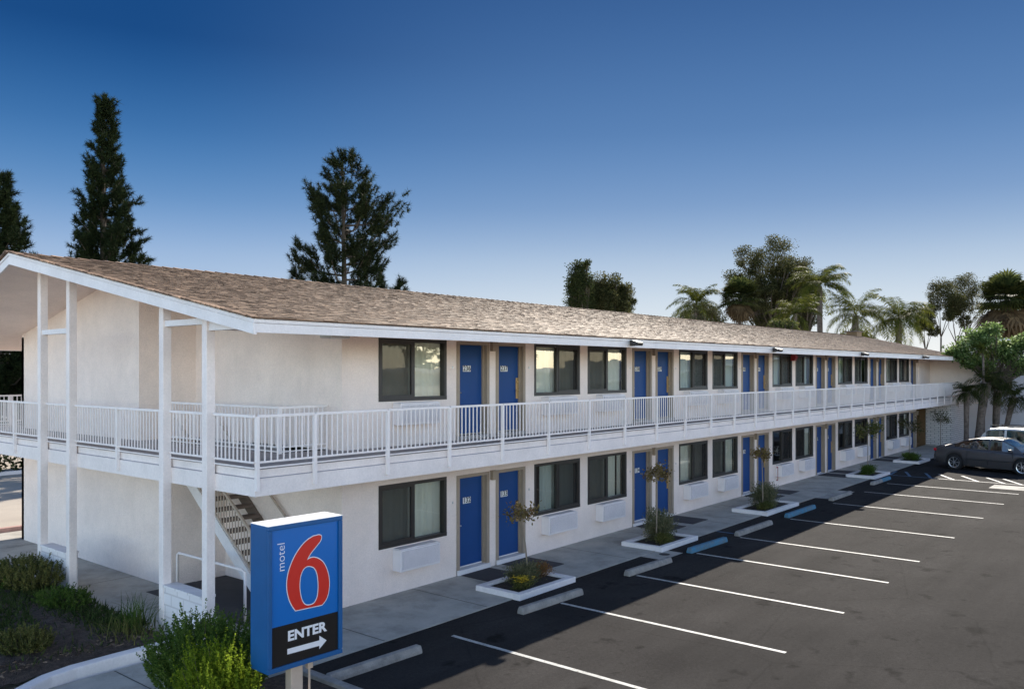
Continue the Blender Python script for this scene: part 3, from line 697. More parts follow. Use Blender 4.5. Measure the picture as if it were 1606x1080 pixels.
for x, side, k in doors:
    for up in (0, 1):
        zb = UP if up else 0.
        f = MB(); zt = zb + 2.03
        bz = zb - .06 if up else g(x)
        f.box(x - .09, x, -.02, .15, bz, zt + .07); f.box(x + .907, x + .99, -.02, .15, bz, zt + .07); f.box(x, x + .907, -.02, .15, zt, zt + .07)
        f.box(x + .86, x + .907, .07, .15, zb + .01, zt); f.box(x, x + .03, .10, .15, zb + .01, zt)
        dd = MB(); dd.box(x + .012, x + .885, .112, .155, zb + .02, zt - .005)
        dr = dd.build('door', M['door'], motel, bevel=.003)
        f.build('door_frame', M['tan'], dr)
        th = MB(); th.box(x - .09, x + .99, -.05, .15, (zb - .075 if up else g(x)) + .004, zb + .008); th.box(x + .01, x + .89, .10, .111, zb + .02, zb + .045)
        th.build('threshold', M['deck'] if up else M['trim'], dr)
        s = str((num_u if up else num_l) + 2 * k + side)
        px = x + (.36 if side == 0 else .335); pz = zb + 1.50
        pl = MB(); pl.box(px - .125, px + .125, .104, .1118, pz - .068, pz + .068)
        tm = text_mesh(s, .165, .003)
        mt = Matrix.Translation((px, .1025, pz)) @ Matrix.Rotation(R(90), 4, 'X')
        pl.mesh(tm, mt, 1); bpy.data.meshes.remove(tm)
        pl.build('number_plate', [M['plate'], M['black']], dr)
        h = MB()
        if side == 0: h.tube([(x + .03, .095, zb + .96), (x + .13, .06, zb + .96)], .014, 8); h.box(x + .02, x + .055, .085, .112, zb + .88, zb + 1.05)
        else: h.box(x + .77, x + .87, .10, .1118, zb + .78, zb + 1.28); h.tube([(x + .82, .10, zb + .98), (x + .82, .05, zb + .98), (x + .72, .045, zb + .98)], .013, 8); h.tube([(x + .82, .10, zb + 1.18), (x + .82, .08, zb + 1.18)], .03, 10)
        h.build('handle', M['steel'] if side == 0 else M['brass'], dr)
for k in range(0, 6):
    for up in (0, 1):
        x = k * PX + 1.0; z = (UP if up else 0) + 1.90
        if x > XE: continue
        p = MB(); p.box(x + .03, x + .17, -.10, -.001, z, z + .19); p.box(x + .015, x + .185, -.12, -.001, z + .19, z + .215); p.build('wall_light', M['tan'], motel, bevel=.006)
for x in (4.23, 13.0, 22.06, 31.67, 39.6):
    p = MB(); c = Vector((x, OY - .06, EZ - .10))
    p.box(x - .05, x + .05, OY - .10, OY + .0, EZ - .17, EZ - .03)
    p.prism([(x - .13, OY - .10, EZ - .03), (x - .13, OY - .29, EZ - .09), (x - .13, OY - .26, EZ - .17), (x - .13, OY - .10, EZ - .14)], (.26, 0, 0))
    fl = p.build('floodlight', M['bronze'], motel, bevel=.01)
    q = MB(); q.quad((x - .11, OY - .255, EZ - .172), (x - .11, OY - .12, EZ - .148), (x + .11, OY - .12, EZ - .148), (x + .11, OY - .255, EZ - .172)); q.build('lens', M['lens'], fl)
p = MB(); p.box(19.12, 19.34, -.14, -.001, 4.80, 5.05); p.prism([(19.12, -.14, 4.85), (19.12, -.19, 4.9), (19.12, -.19, 5.0), (19.12, -.14, 5.05)], (.22, 0, 0)); p.build('fire_extinguisher_sign', M['red'], motel)
p = MB(); p.box(-4.0, -3.55, -.62, -.28, 5.0, 5.10); p.build('ceiling_light', M['lens'], motel, bevel=.03)
p = MB()
for x0 in (16.98, ): 
    for z in (.78, .30): p.box(x0 + .05, x0 + .16, -.278, -.262, z - .02, z + .02)
    p.box(x0 + .16, x0 + .175, -.278, -.262, .30, .80)
p.build('hose_pipe', M['red'], motel)
vt = MB(); vt.box(45.2, 46.2, 5.6, 6.3, 6.7, 7.05); vt.box(45.1, 46.3, 5.5, 6.4, 7.05, 7.12, 1); vt.build('roof_vent', [M['brown'], M['palmbark']], motel)
for x, y in ((10.5, 2.9), (20.3, 2.6), (31., 3.1)):
    z = RZ - abs(y - RY) * SL; v_ = MB(); v_.tube([(x, y, z - .1), (x, y, z + .28)], .05, 10); 
    if x > 99: v_.build('vent_pipe', M['steel'], motel)
# doorbell dots
db = MB()
for x0, x1, t in wins:
    for zb in (0, UP):
        xx = x1 + .2 if t == 'A' else x0 - .22
        db.box(xx - .015, xx + .015, -.012, -.001, zb + 1.50, zb + 1.55)
db.build('door_sensor', M['steel'], motel)

# ------------------------------------------------------------------ handrail by the stairs
hr = MB(); hr.tube([(-4.98, 2.95, -.12), (-4.98, 2.95, .78), (-4.98, 2.88, .82), (-4.98, .66, .82), (-4.98, .58, .78), (-4.98, .58, -.12)], .026, 10)
tag(hr.build('handrail', M['rail'], smooth=True), 'white tubular handrail on the ground floor beside the stair foot', 'handrail')
# door mats
for k in range(0, 5):
    for side in (0, 1):
        x = k * PX + (-.02 if side == 0 else 1.36)
        p = MB(); xa, xb = x, x + .94; p.add([(xa, -1.18, g(xa) + .005), (xb, -1.18, g(xb) + .005), (xb, -.08, g(xb) + .005), (xa, -.08, g(xa) + .005), (xa, -1.18, g(xa) + .017), (xb, -1.18, g(xb) + .017), (xb, -.08, g(xb) + .017), (xa, -.08, g(xa) + .017)], [(4, 5, 6, 7), (0, 1, 5, 4), (1, 2, 6, 5), (2, 3, 7, 6), (3, 0, 4, 7)])
        tag(p.build('door_mat', M['mat']), 'dark door mat on the walkway before ground-floor door %s' % ('one three two,one three three,one three four,one three five,one three six,one three seven,one three eight,one three nine,one four zero,one four one'.split(',')[2 * k + side] + (', beside the nearest planter' if k == 0 and side else '')), 'door mat', 'door mats at the ground-floor doors')

# ------------------------------------------------------------------ wheel stops
def wheel_stop(x0, x1, y, m, label, half=None):
    p = MB(); z = g(x0) - .013; L = x1 - x0
    prof = [(-.085, 0), (.085, 0), (.08, .06), (.05, .13), (-.05, .13), (-.08, .06)]
    n = len(prof); xs_ = [0, .03, L - .03, L]; sc = [.86, 1, 1, .86]; vs = []
    xs_ = [0, .03, L * .25, L * .5, L * .75, L - .03, L]; sc = [.84, 1, 1, 1, 1, 1, .84]
    for xx, s in zip(xs_, sc):
        for a, b in prof: vs.append((xx, a * s, b * (s if s < 1 else 1)))
    fs = [tuple(range(n)), tuple(n * (len(xs_) - 1) + i for i in range(n - 1, -1, -1))]; ms = [0, 0]
    for i in range(len(xs_) - 1):
        for j in range(n): fs.append((i * n + j, (i + 1) * n + j, (i + 1) * n + (j + 1) % n, i * n + (j + 1) % n)); ms.append(0 if (half is None or i < 3) else 1)
    p.v = vs; p.f = fs; p.m = ms
    o = p.build('wheel_stop', [m, half] if half else m, loc=(x0, y, z), bevel=.01)
    o.rotation_euler = (0, 0, R(-2) if L < 2 else 0)
    return tag(o, label, 'wheel stop', 'concrete wheel stops at the head of the stalls')
wheel_stop(-5.82, -4.02, -2.86, M['stop'], 'grey concrete wheel stop nearest the blue entrance sign')
wheel_stop(-1.38, .50, -2.86, M['stop'], 'grey concrete wheel stop in front of the planter with yellow flowers')
wheel_stop(2.30, 4.12, -2.88, M['stop'], 'cracked grey wheel stop beside the round drain cover')
wheel_stop(5.22, 7.12, -2.86, M['stopblue'], 'blue painted wheel stop in front of the second planter')
wheel_stop(7.9, 10.2, -2.88, M['stop'], 'long grey wheel stop between the two all-blue wheel stops')
wheel_stop(11.45, 13.75, -2.86, M['stopblue'], 'blue painted wheel stop in front of the third planter')
wheel_stop(15.55, 17.6, -2.78, M['stop'], 'pale wheel stop just before the half-blue one', None)
wheel_stop(20.4, 22.7, -2.7, M['stop'], 'wheel stop with grey near half and blue far half', M['stopblue'])

# ------------------------------------------------------------------ vegetation helpers
def pts_shell(rng, n, c, r, inner=.55):
    d = unit(rng.normal(size=(n, 3))); q = (inner + (1 - inner) * rng.random((n, 1)) ** .6); return np.asarray(c) + d * np.asarray(r) * q
def shrub(name, loc, rad, n, lsz, m, label, cat='shrub', group=None, clumps=14, seed=0, up=.6, flat=.0, mat2=None, frac2=0):
    rng = np.random.default_rng(seed); t = thing(name, label, cat, loc, 0, group)
    rx, ry, rz = rad; cc = pts_shell(rng, clumps, (0, 0, rz * .75), (rx * .72, ry * .72, rz * .62), .3); cc[:, 2] = np.maximum(cc[:, 2], rz * .2)
    ci = rng.integers(0, clumps, n); s = np.array([rx, ry, rz]) * .30
    C = cc[ci] + np.clip(rng.normal(size=(n, 3)), -2, 2) * s; C[:, 2] = np.maximum(C[:, 2], .01)
    D = unit(C - np.array([0, 0, rz * .3])) + rng.normal(size=(n, 3)) * .5 + np.array([0, 0, up])
    V, Fq = leaf_quads(C, D, lsz * rng.uniform(.6, 1.3, n), lsz * .38 * rng.uniform(.7, 1.2, n), rng)
    mi = (rng.random(n) < frac2).astype(int) if mat2 else None
    np_mesh('foliage', V, Fq, [m, mat2] if mat2 else m, t, mi)
    sm = MB()
    for i in range(min(clumps, 9)): sm.tube([(0, 0, -.05), tuple(cc[i] * np.array([.45, .45, .6])), tuple(cc[i])], [.014, .010, .004], 5)
    sm.build('stem', M['bark'], t); return t
def sprig_bush(name, loc, rad, nsprig, per, lsz, m, label, seed=0, up=1.0, group=None, cat='shrub', mat2=None, top2=None):
    """bush of upright leafy sprigs, each with a tapering run of leaves"""
    rng = np.random.default_rng(seed); t = thing(name, label, cat, loc, 0, group); rx, ry, rz = rad
    base = pts_shell(rng, nsprig, (0, 0, rz * .42), (rx * .85, ry * .85, rz * .55), .35); base[:, 2] = np.maximum(base[:, 2], .02)
    d = unit(base - np.array([0, 0, -.1 * rz])) * .7 + rng.normal(size=(nsprig, 3)) * .28 + np.array([0, 0, up]); d = unit(d)
    L = rng.uniform(.16, .34, nsprig) * (rz + .35)
    s = rng.random((nsprig, per)); C = base[:, None, :] + d[:, None, :] * (L[:, None, None] * s[:, :, None])
    C = C.reshape(-1, 3); dd = np.repeat(d, per, 0) * .8 + unit(rng.normal(size=(len(C), 3))) * .9
    tp = 1.15 - .7 * s.reshape(-1)
    V, Fq = leaf_quads(C, dd, lsz * tp * rng.uniform(.7, 1.2, len(C)), lsz * .34, rng)
    mi = None
    if mat2:
        mi = np.repeat(top2(base).astype(int), per)
    np_mesh('foliage', V, Fq, [m, mat2] if mat2 else m, t, mi)
    sm = MB()
    for i in range(0, nsprig, max(1, nsprig // 60)): sm.tube([tuple(base[i] * np.array([.2, .2, 0])), tuple(base[i] * np.array([.7, .7, .6])), tuple(base[i] + d[i] * L[i])], [.012, .008, .002], 4)
    sm.build('stem', M['bark'], t); return t
def grass_clump(name, loc, n, L, m, label, seed=0, spread=.25, cat='grass clump', group=None):
    rng = np.random.default_rng(seed); t = thing(name, label, cat, loc, 0, group); V = []; Fc = []; k = 0
    for i in range(n):
        a = rng.uniform(0, 6.283); l = L * rng.uniform(.6, 1.2); b = np.array([rng.normal() * spread * .4, rng.normal() * spread * .4, 0]); dr = np.array([math.cos(a), math.sin(a), 0]); sd_ = np.array([-dr[1], dr[0], 0]) * .009
        o = rng.uniform(.3, 1.1); P_ = [b + dr * l * o * s * (.4 + .6 * s) + np.array([0, 0, l * (s * 1.25 - .75 * s * s * o)]) for s in (0, .25, .5, .75, 1.)]
        for j, p in enumerate(P_): w_ = 1 - j / 4.3; V += [p - sd_ * w_, p + sd_ * w_]
        for j in range(4): Fc.append((k + 2 * j, k + 2 * j + 1, k + 2 * j + 3, k + 2 * j + 2))
        k += 10
    np_mesh('blades', V, Fc, m, t); return t

# ------------------------------------------------------------------ planters with their plants
PL = [(-.70, 1.20, 0), (4.87, 6.80, 1), (11.35, 13.95, 2), (22.2, 24.3, 3), (29.0, 31.0, 4)]
desc = ['nearest one, with yellow flowers in it', 'with a round olive bush and leaning sapling in it', 'third along the walkway, opposite the long grey wheel stop', 'fourth along the walkway, with a spreading sapling', 'farthest, in front of the last ground-floor windows']
for x0, x1, i in PL:
    z = g(x0); y0, y1 = -2.30, -1.12
    t = thing('planter', 'low white rectangular kerb planter, ' + desc[i], 'planter', ((x0 + x1) / 2, (y0 + y1) / 2, z - .05), 0, 'white planters along the walkway')
    hx, hy = (x1 - x0) / 2, (y1 - y0) / 2; b = .15; p = MB()
    sk = .0
    p.box(-hx, hx, -hy, -hy + b, -.05, .16); p.box(-hx, hx, hy - b, hy, -.05, .16); p.box(-hx, -hx + b, -hy + b, hy - b, -.05, .16); p.box(hx - b, hx, -hy + b, hy - b, -.05, .16)
    p.build('kerb', M['trim'], t, bevel=.012)
    q = MB(); q.quad((-hx + b, -hy + b, .11), (hx - b, -hy + b, .11), (hx - b, hy - b, .11), (-hx + b, hy - b, .11)); q.build('soil', M['soil'], t)
def sapling(loc, h, cr, lean, label, m, seed, n=420, lsz=.075):
    rng = np.random.default_rng(seed); t = thing('sapling', label, 'young tree', loc, 0, 'saplings in the white planters')
    top = Vector((lean[0], lean[1], h - cr * .6)); tk = MB(); tk.tube([(0, 0, 0), tuple(top * .5 + Vector((.02, 0, 0))), tuple(top)], [.020, .017, .012], 8)
    C = []
    for i in range(17):
        a = rng.uniform(0, 6.28); rr = cr * rng.uniform(.35, 1.05); e = Vector((top.x + math.cos(a) * rr, top.y + math.sin(a) * rr, top.z + cr * rng.uniform(-.25, .7)))
        tk.tube([tuple(top - Vector((0, 0, .1 * rng.random()))), tuple(top.lerp(e, .55) + Vector((0, 0, .06))), tuple(e)], [.009, .006, .003], 5); C += [tuple(e), tuple(top.lerp(e, .7))]
    tk.build('trunk', M['twig'], t)
    C = np.array(C); c = C[rng.integers(0, len(C), n)] + rng.normal(size=(n, 3)) * cr * .15
    V, Fq = leaf_quads(c, rng.normal(size=(n, 3)) + [0, 0, -.1], lsz * rng.uniform(.6, 1.3, n), lsz * .6, rng); np_mesh('crown', V, Fq, m, t); return t
zz = lambda x: g(x) + .06
sapling((.42, -1.62, zz(0)), 1.62, .36, (-.22, .0), 'leaning brown-leaved sapling in the nearest planter', M['crape'], 1, 420)
shrub('shrub', (.26, -1.64, zz(0)), (.48, .26, .22), 3200, .055, M['olive'], 'grey-green mound shrub beside the yellow flowers', seed=2)
shrub('shrub', (.82, -1.60, zz(0)), (.28, .22, .18), 1600, .045, M['orange'], 'rusty orange small shrub in the nearest planter', seed=3)
shrub('flowering_plant', (-.18, -1.92, zz(0)), (.22, .18, .13), 900, .055, M['grassy'], 'small plant with bright yellow flowers in the nearest planter', 'flowers', seed=4)
fl = MB(); rs = random.Random(9)
for i in range(90):
    c = Vector((-.18 + rs.gauss(0, .10), -1.92 + rs.gauss(0, .09), zz(0) + .20 + rs.gauss(0, .025)))
    for k in range(5):
        a = k * 1.257 + rs.random(); fl.add([c, c + Vector((math.cos(a) * .03, math.sin(a) * .03, .012)), c + Vector((math.cos(a + .7) * .03, math.sin(a + .7) * .03, .012))], [(0, 1, 2)])
fp_ = [o for o in bpy.data.objects if o.name.startswith('flowering_plant')][0]
fl.build('blossom', M['yellow'], fp_, world=True)
sapling((5.55, -1.75, zz(5)), 1.95, .38, (.03, .0), 'sapling with olive-brown leaves in the second planter, above the round olive shrub', M['crape'], 11, 650)
shrub('shrub', (5.95, -1.58, zz(5)), (.42, .36, .46), 6500, .06, M['olive'], 'tall rounded olive shrub in the second planter', seed=12)
shrub('shrub', (5.55, -1.95, zz(5)), (.32, .18, .15), 1800, .05, M['grassy'], 'low yellow-green shrub at the front of the second planter', seed=13)
sapling((12.3, -1.75, zz(12)), 1.85, .33, (-.08, .0), 'sapling with round brown crown in the third planter', M['crape'], 21, 560)
shrub('shrub', (12.75, -1.6, zz(12)), (.55, .36, .42), 6500, .06, M['olive'], 'rounded olive shrub in the third planter', seed=22)
shrub('shrub', (12.2, -1.9, zz(12)), (.42, .2, .14), 1800, .05, M['grassy'], 'low yellow-green edging plant in the third planter', seed=23)
sapling((23.2, -1.7, zz(23)), 2.1, .60, (.03, .0), 'wider sapling with yellowish leaves in the fourth planter', M['grassy'], 31, 800, .09)
shrub('shrub', (23.25, -1.68, zz(23)), (.62, .34, .22), 4000, .06, M['shrub'], 'low green shrub in the fourth planter', seed=32)
sapling((30., -1.6, zz(30)), 1.9, .60, (.0, .0), 'sapling with thin reddish crown in the farthest planter', M['rust'], 41, 700, .08)
shrub('shrub', (30., -1.65, zz(30)), (.75, .34, .20), 3500, .06, M['shrub'], 'dark low hedge plant in the farthest planter', seed=42)
sapling((36.6, -1.5, zz(36)), 2.0, .62, (.0, .0), 'bare-looking sapling against the white brick wall', M['rust'], 51, 500, .08)

# ------------------------------------------------------------------ shrubs at the lower left
z0 = -.06
sprig_bush('entrance_bush', (-7.28, -2.15, z0), (.85, 1.1, .92), 900, 46, .055, M['shrub'], 'large dark green feathery bush left of the blue entrance sign', 101, 1.1)
sprig_bush('entrance_bush', (-7.92, -3.42, z0), (.50, .72, .98), 560, 48, .055, M['lime'], 'bright lime-green sunlit bush right beside the sign cabinet', 102, 1.2)
sprig_bush('garden_shrub', (-6.75, 5.6, .06), (.70, 1.2, .46), 420, 34, .06, M['grassy'], 'wide spreading shrub hugging the pair of white columns far left', 103, .9)
sprig_bush('garden_shrub', (-7.6, 6.3, .06), (.9, 1.1, .38), 360, 34, .06, M['shrub'], 'green shrub at the left edge of the mulch bed', 104, .8)
sprig_bush('garden_shrub', (-6.85, 3.6, .06), (.5, .8, .22), 260, 26, .05, M['shrub'], 'flat ground shrub at the middle of the mulch edge', 105, .4)
sprig_bush('garden_shrub', (-8.35, 1.35, .06), (.42, .46, .28), 260, 34, .05, M['grassy'], 'small round yellow-green shrub alone in the mulch near the kerb', 106, .9)
grass_clump('grass_clump', (-6.62, 1.35, .02), 110, .62, M['shrub'], 'dark strappy grass clump at the foot of the low brick wall', 107, .35)
grass_clump('grass_clump', (-6.9, 1.0, .02), 90, .40, M['grassy'], 'short grass clump beside the white kerb', 108, .5)

rng = np.random.default_rng(55); n = 60000
gx = rng.uniform(-13, -6.42, n); gy = rng.uniform(.6, 7.4, n)
keep = (gy > 3.2 + 1.0 * np.sin(gx * 1.7) + .7 * np.sin(gx * 4.1)) | ((gx > -7.3) & (gy > 1.2) & (rng.random(n) < .55)) | (rng.random(n) < .05); gx, gy = gx[keep], gy[keep]
Cg = np.stack([gx, gy, np.full(len(gx), .03)], 1); Dg = np.stack([rng.normal(size=len(gx)) * .6, rng.normal(size=len(gx)) * .6, np.ones(len(gx))], 1)
V, Fq = leaf_quads(Cg, Dg, rng.uniform(.07, .20, len(gx)), .022, rng)
tag(np_mesh('ground_cover', V, Fq, M['cover']), 'low dark green ground cover over the mulch bed', 'ground cover', kind='stuff')
n = 9000; Cg = np.stack([rng.uniform(-13, -6.42, n), rng.uniform(.5, 7.5, n), rng.uniform(.02, .10, n)], 1); Cg[:, 2] = .075
V, Fq = leaf_quads(Cg, np.stack([rng.normal(size=n), rng.normal(size=n), rng.normal(size=n) * .15], 1), rng.uniform(.03, .09, n), .022, rng)
tag(np_mesh('bark_chips', V, Fq, M['chips']), 'loose bark chips and dry leaves scattered in the planting bed', 'bark chips', kind='stuff')

# ------------------------------------------------------------------ entrance sign
SA = R(-2.2)
sg = thing('entrance_sign', 'blue box sign on a beige pole, big red numeral above ENTER and arrow', 'sign', (-7.723, -4.209, g(-7)), SA)
W_, H_, D_ = 1.075, 1.75, .39; SZ = .823 - g(-7)
p = MB(); b = .058
p.box(0, W_, 0.03, D_, SZ, SZ + H_ - .004)
p.box(0, W_, 0, .03, SZ, SZ + b); p.box(0, W_, 0, .03, SZ + H_ - b, SZ + H_ - .004); p.box(0, b, 0, .03, SZ + b, SZ + H_ - b); p.box(W_ - b, W_, 0, .03, SZ + b, SZ + H_ - b)
p.build('cabinet', M['signblue'], sg, bevel=.008)
p = MB(); p.box(-.002, W_ + .002, -.002, D_ + .002, SZ + H_ - .003, SZ + H_ + .004); p.build('cabinet_top', M['signtop'], sg)
FX0, FX1, FZ0, FZ1 = b, W_ - b, SZ + b, SZ + H_ - b; FW, FH = FX1 - FX0, FZ1 - FZ0
SPL = FZ0 + FH * .293
p = MB(); p.quad((FX0, .026, SPL), (FX1, .026, SPL), (FX1, .026, FZ1), (FX0, .026, FZ1)); p.build('blue_face', M['facblue'], sg)
p = MB(); p.quad((FX0, .026, FZ0), (FX1, .026, FZ0), (FX1, .026, SPL), (FX0, .026, SPL)); p.build('black_face', M['facblack'], sg)
def face_pt(px, py):
    s = (px - 173) / 382.; top = 165 - 62 * s; bot = 968 - 110 * s
    s = s * 1.0; return (FX0 + s * FW, FZ0 + FH * (bot - py) / (bot - top))
outer = [(440, 189), (453, 196), (450, 220), (428, 250), (400, 285), (382, 312), (370, 336), (386, 326), (410, 321), (440, 330), (466, 352), (484, 385), (496, 425), (501, 470), (497, 520), (483, 565), (458, 598)]
outer_b = [(306, 630), (286, 600), (270, 562), (260, 515), (258, 465), (266, 410), (283, 355), (307, 303), (338, 256), (372, 220), (408, 197)]
hole = [(388, 371), (412, 381), (428, 410), (435, 450), (437, 500), (431, 550), (415, 584), (390, 599), (362, 598), (343, 575), (332, 535), (328, 485), (332, 435), (345, 397), (365, 375)]
def catmull(P_, closed=True, k=6):
    n = len(P_); o = []
    rg = range(n) if closed else range(n - 1)
    for i in rg:
        p0, p1, p2, p3 = [Vector(P_[(i + j) % n] if closed else P_[max(0, min(n - 1, i + j))]) for j in (-1, 0, 1, 2)]
        for s in range(k):
            t = s / k; o.append(.5 * ((2 * p1) + (p2 - p0) * t + (2 * p0 - 5 * p1 + 4 * p2 - p3) * t * t + (3 * p1 - p0 - 3 * p2 + p3) * t ** 3))
    if not closed: o.append(Vector(P_[-1]))
    return o
OA = catmull([face_pt(*q) for q in outer], False); OB = catmull([face_pt(*q) for q in outer_b], False); OUT = OA + OB; HOL = catmull([face_pt(*q) for q in hole])
def offset(P_, d):
    n = len(P_); o = []; ar = sum(P_[i].x * P_[(i + 1) % n].y - P_[(i + 1) % n].x * P_[i].y for i in range(n)); sg_ = 1 if ar > 0 else -1
    for i in range(n):
        a = (P_[i] - P_[i - 1]); c = (P_[(i + 1) % n] - P_[i]);
        if a.length < 1e-6: a = c
        if c.length < 1e-6: c = a
        t = (a.normalized() + c.normalized()); t = t.normalized() if t.length > 1e-4 else a.normalized(); nn = Vector((t.y, -t.x)) * sg_; o.append(P_[i] + nn * d)
    return o
def filled(loops):
    c = bpy.data.curves.new('f', 'CURVE'); c.dimensions = '2D'; c.fill_mode = 'BOTH'
    for L in loops:
        s = c.splines.new('POLY'); s.points.add(len(L) - 1)
        for i, q in enumerate(L): s.points[i].co = (q.x, q.y, 0, 1)
        s.use_cyclic_u = True
    o = bpy.data.objects.new('f', c); COL.objects.link(o); bpy.context.view_layer.update()
    me = bpy.data.meshes.new_from_object(o.evaluated_get(bpy.context.evaluated_depsgraph_get())); bpy.data.objects.remove(o); return me
RX = Matrix.Rotation(R(90), 4, 'X')
# the numeral: white edge behind, red in front; the foot stays cut off flat
def ring(A, B, mb, y):
    n = len(A); mb.add([(q.x, y, q.y) for q in A] + [(q.x, y, q.y) for q in B], [(i, (i + 1) % n, (i + 1) % n + n, i + n) for i in range(n)])
p = MB(); ring(offset(OUT, -.002), offset(OUT, .011), p, .0215); ring(offset(HOL, .002), offset(HOL, -.011), p, .0215); p.build('numeral_edge', M['facwhite'], sg)
me = filled([OUT, HOL]); p = MB(); p.mesh(me, Matrix.Translation((0, .019, 0)) @ RX); p.build('numeral', M['facred'], sg)
tm = text_mesh('motel', .150, -.0012)
c = face_pt(228, 318); p = MB(); p.mesh(tm, Matrix.Translation((c[0], .0225, c[1])) @ RX @ Matrix.Rotation(R(90), 4, 'Z')); p.build('small_lettering', M['facwhite'], sg)
tm = text_mesh('ENTER', .165, .0065)
a = face_pt(260, 780); b2 = face_pt(485, 735); wd = max(v.co.x for v in tm.vertices) - min(v.co.x for v in tm.vertices); s = (b2[0] - a[0]) / wd
c = face_pt(372, 755); p = MB(); p.mesh(tm, Matrix.Translation((c[0], .0225, c[1])) @ RX @ Matrix.Scale(s, 4, (1, 0, 0)) @ Matrix.Scale(1.0, 4, (0, 1, 0))); p.build('lettering', M['facwhite'], sg)
ar = [face_pt(*q) for q in ((260, 886), (260, 854), (443, 806), (443, 779), (486, 806), (443, 857), (443, 838))]
me = filled([[Vector(q) for q in ar]]); p = MB(); p.mesh(me, Matrix.Translation((0, .0225, 0)) @ RX); p.build('arrow', M['facwhite'], sg)
p = MB(); p.box(.40, .57, .13, .26, -.1, SZ); p.build('pole', M['post'], sg, bevel=.01)
p = MB(); p.tube([(.695, .18, -.1), (.695, .18, SZ - .12)], .014, 8); p.box(.66, .73, .15, .21, SZ - .13, SZ); p.build('conduit', M['post'], sg)

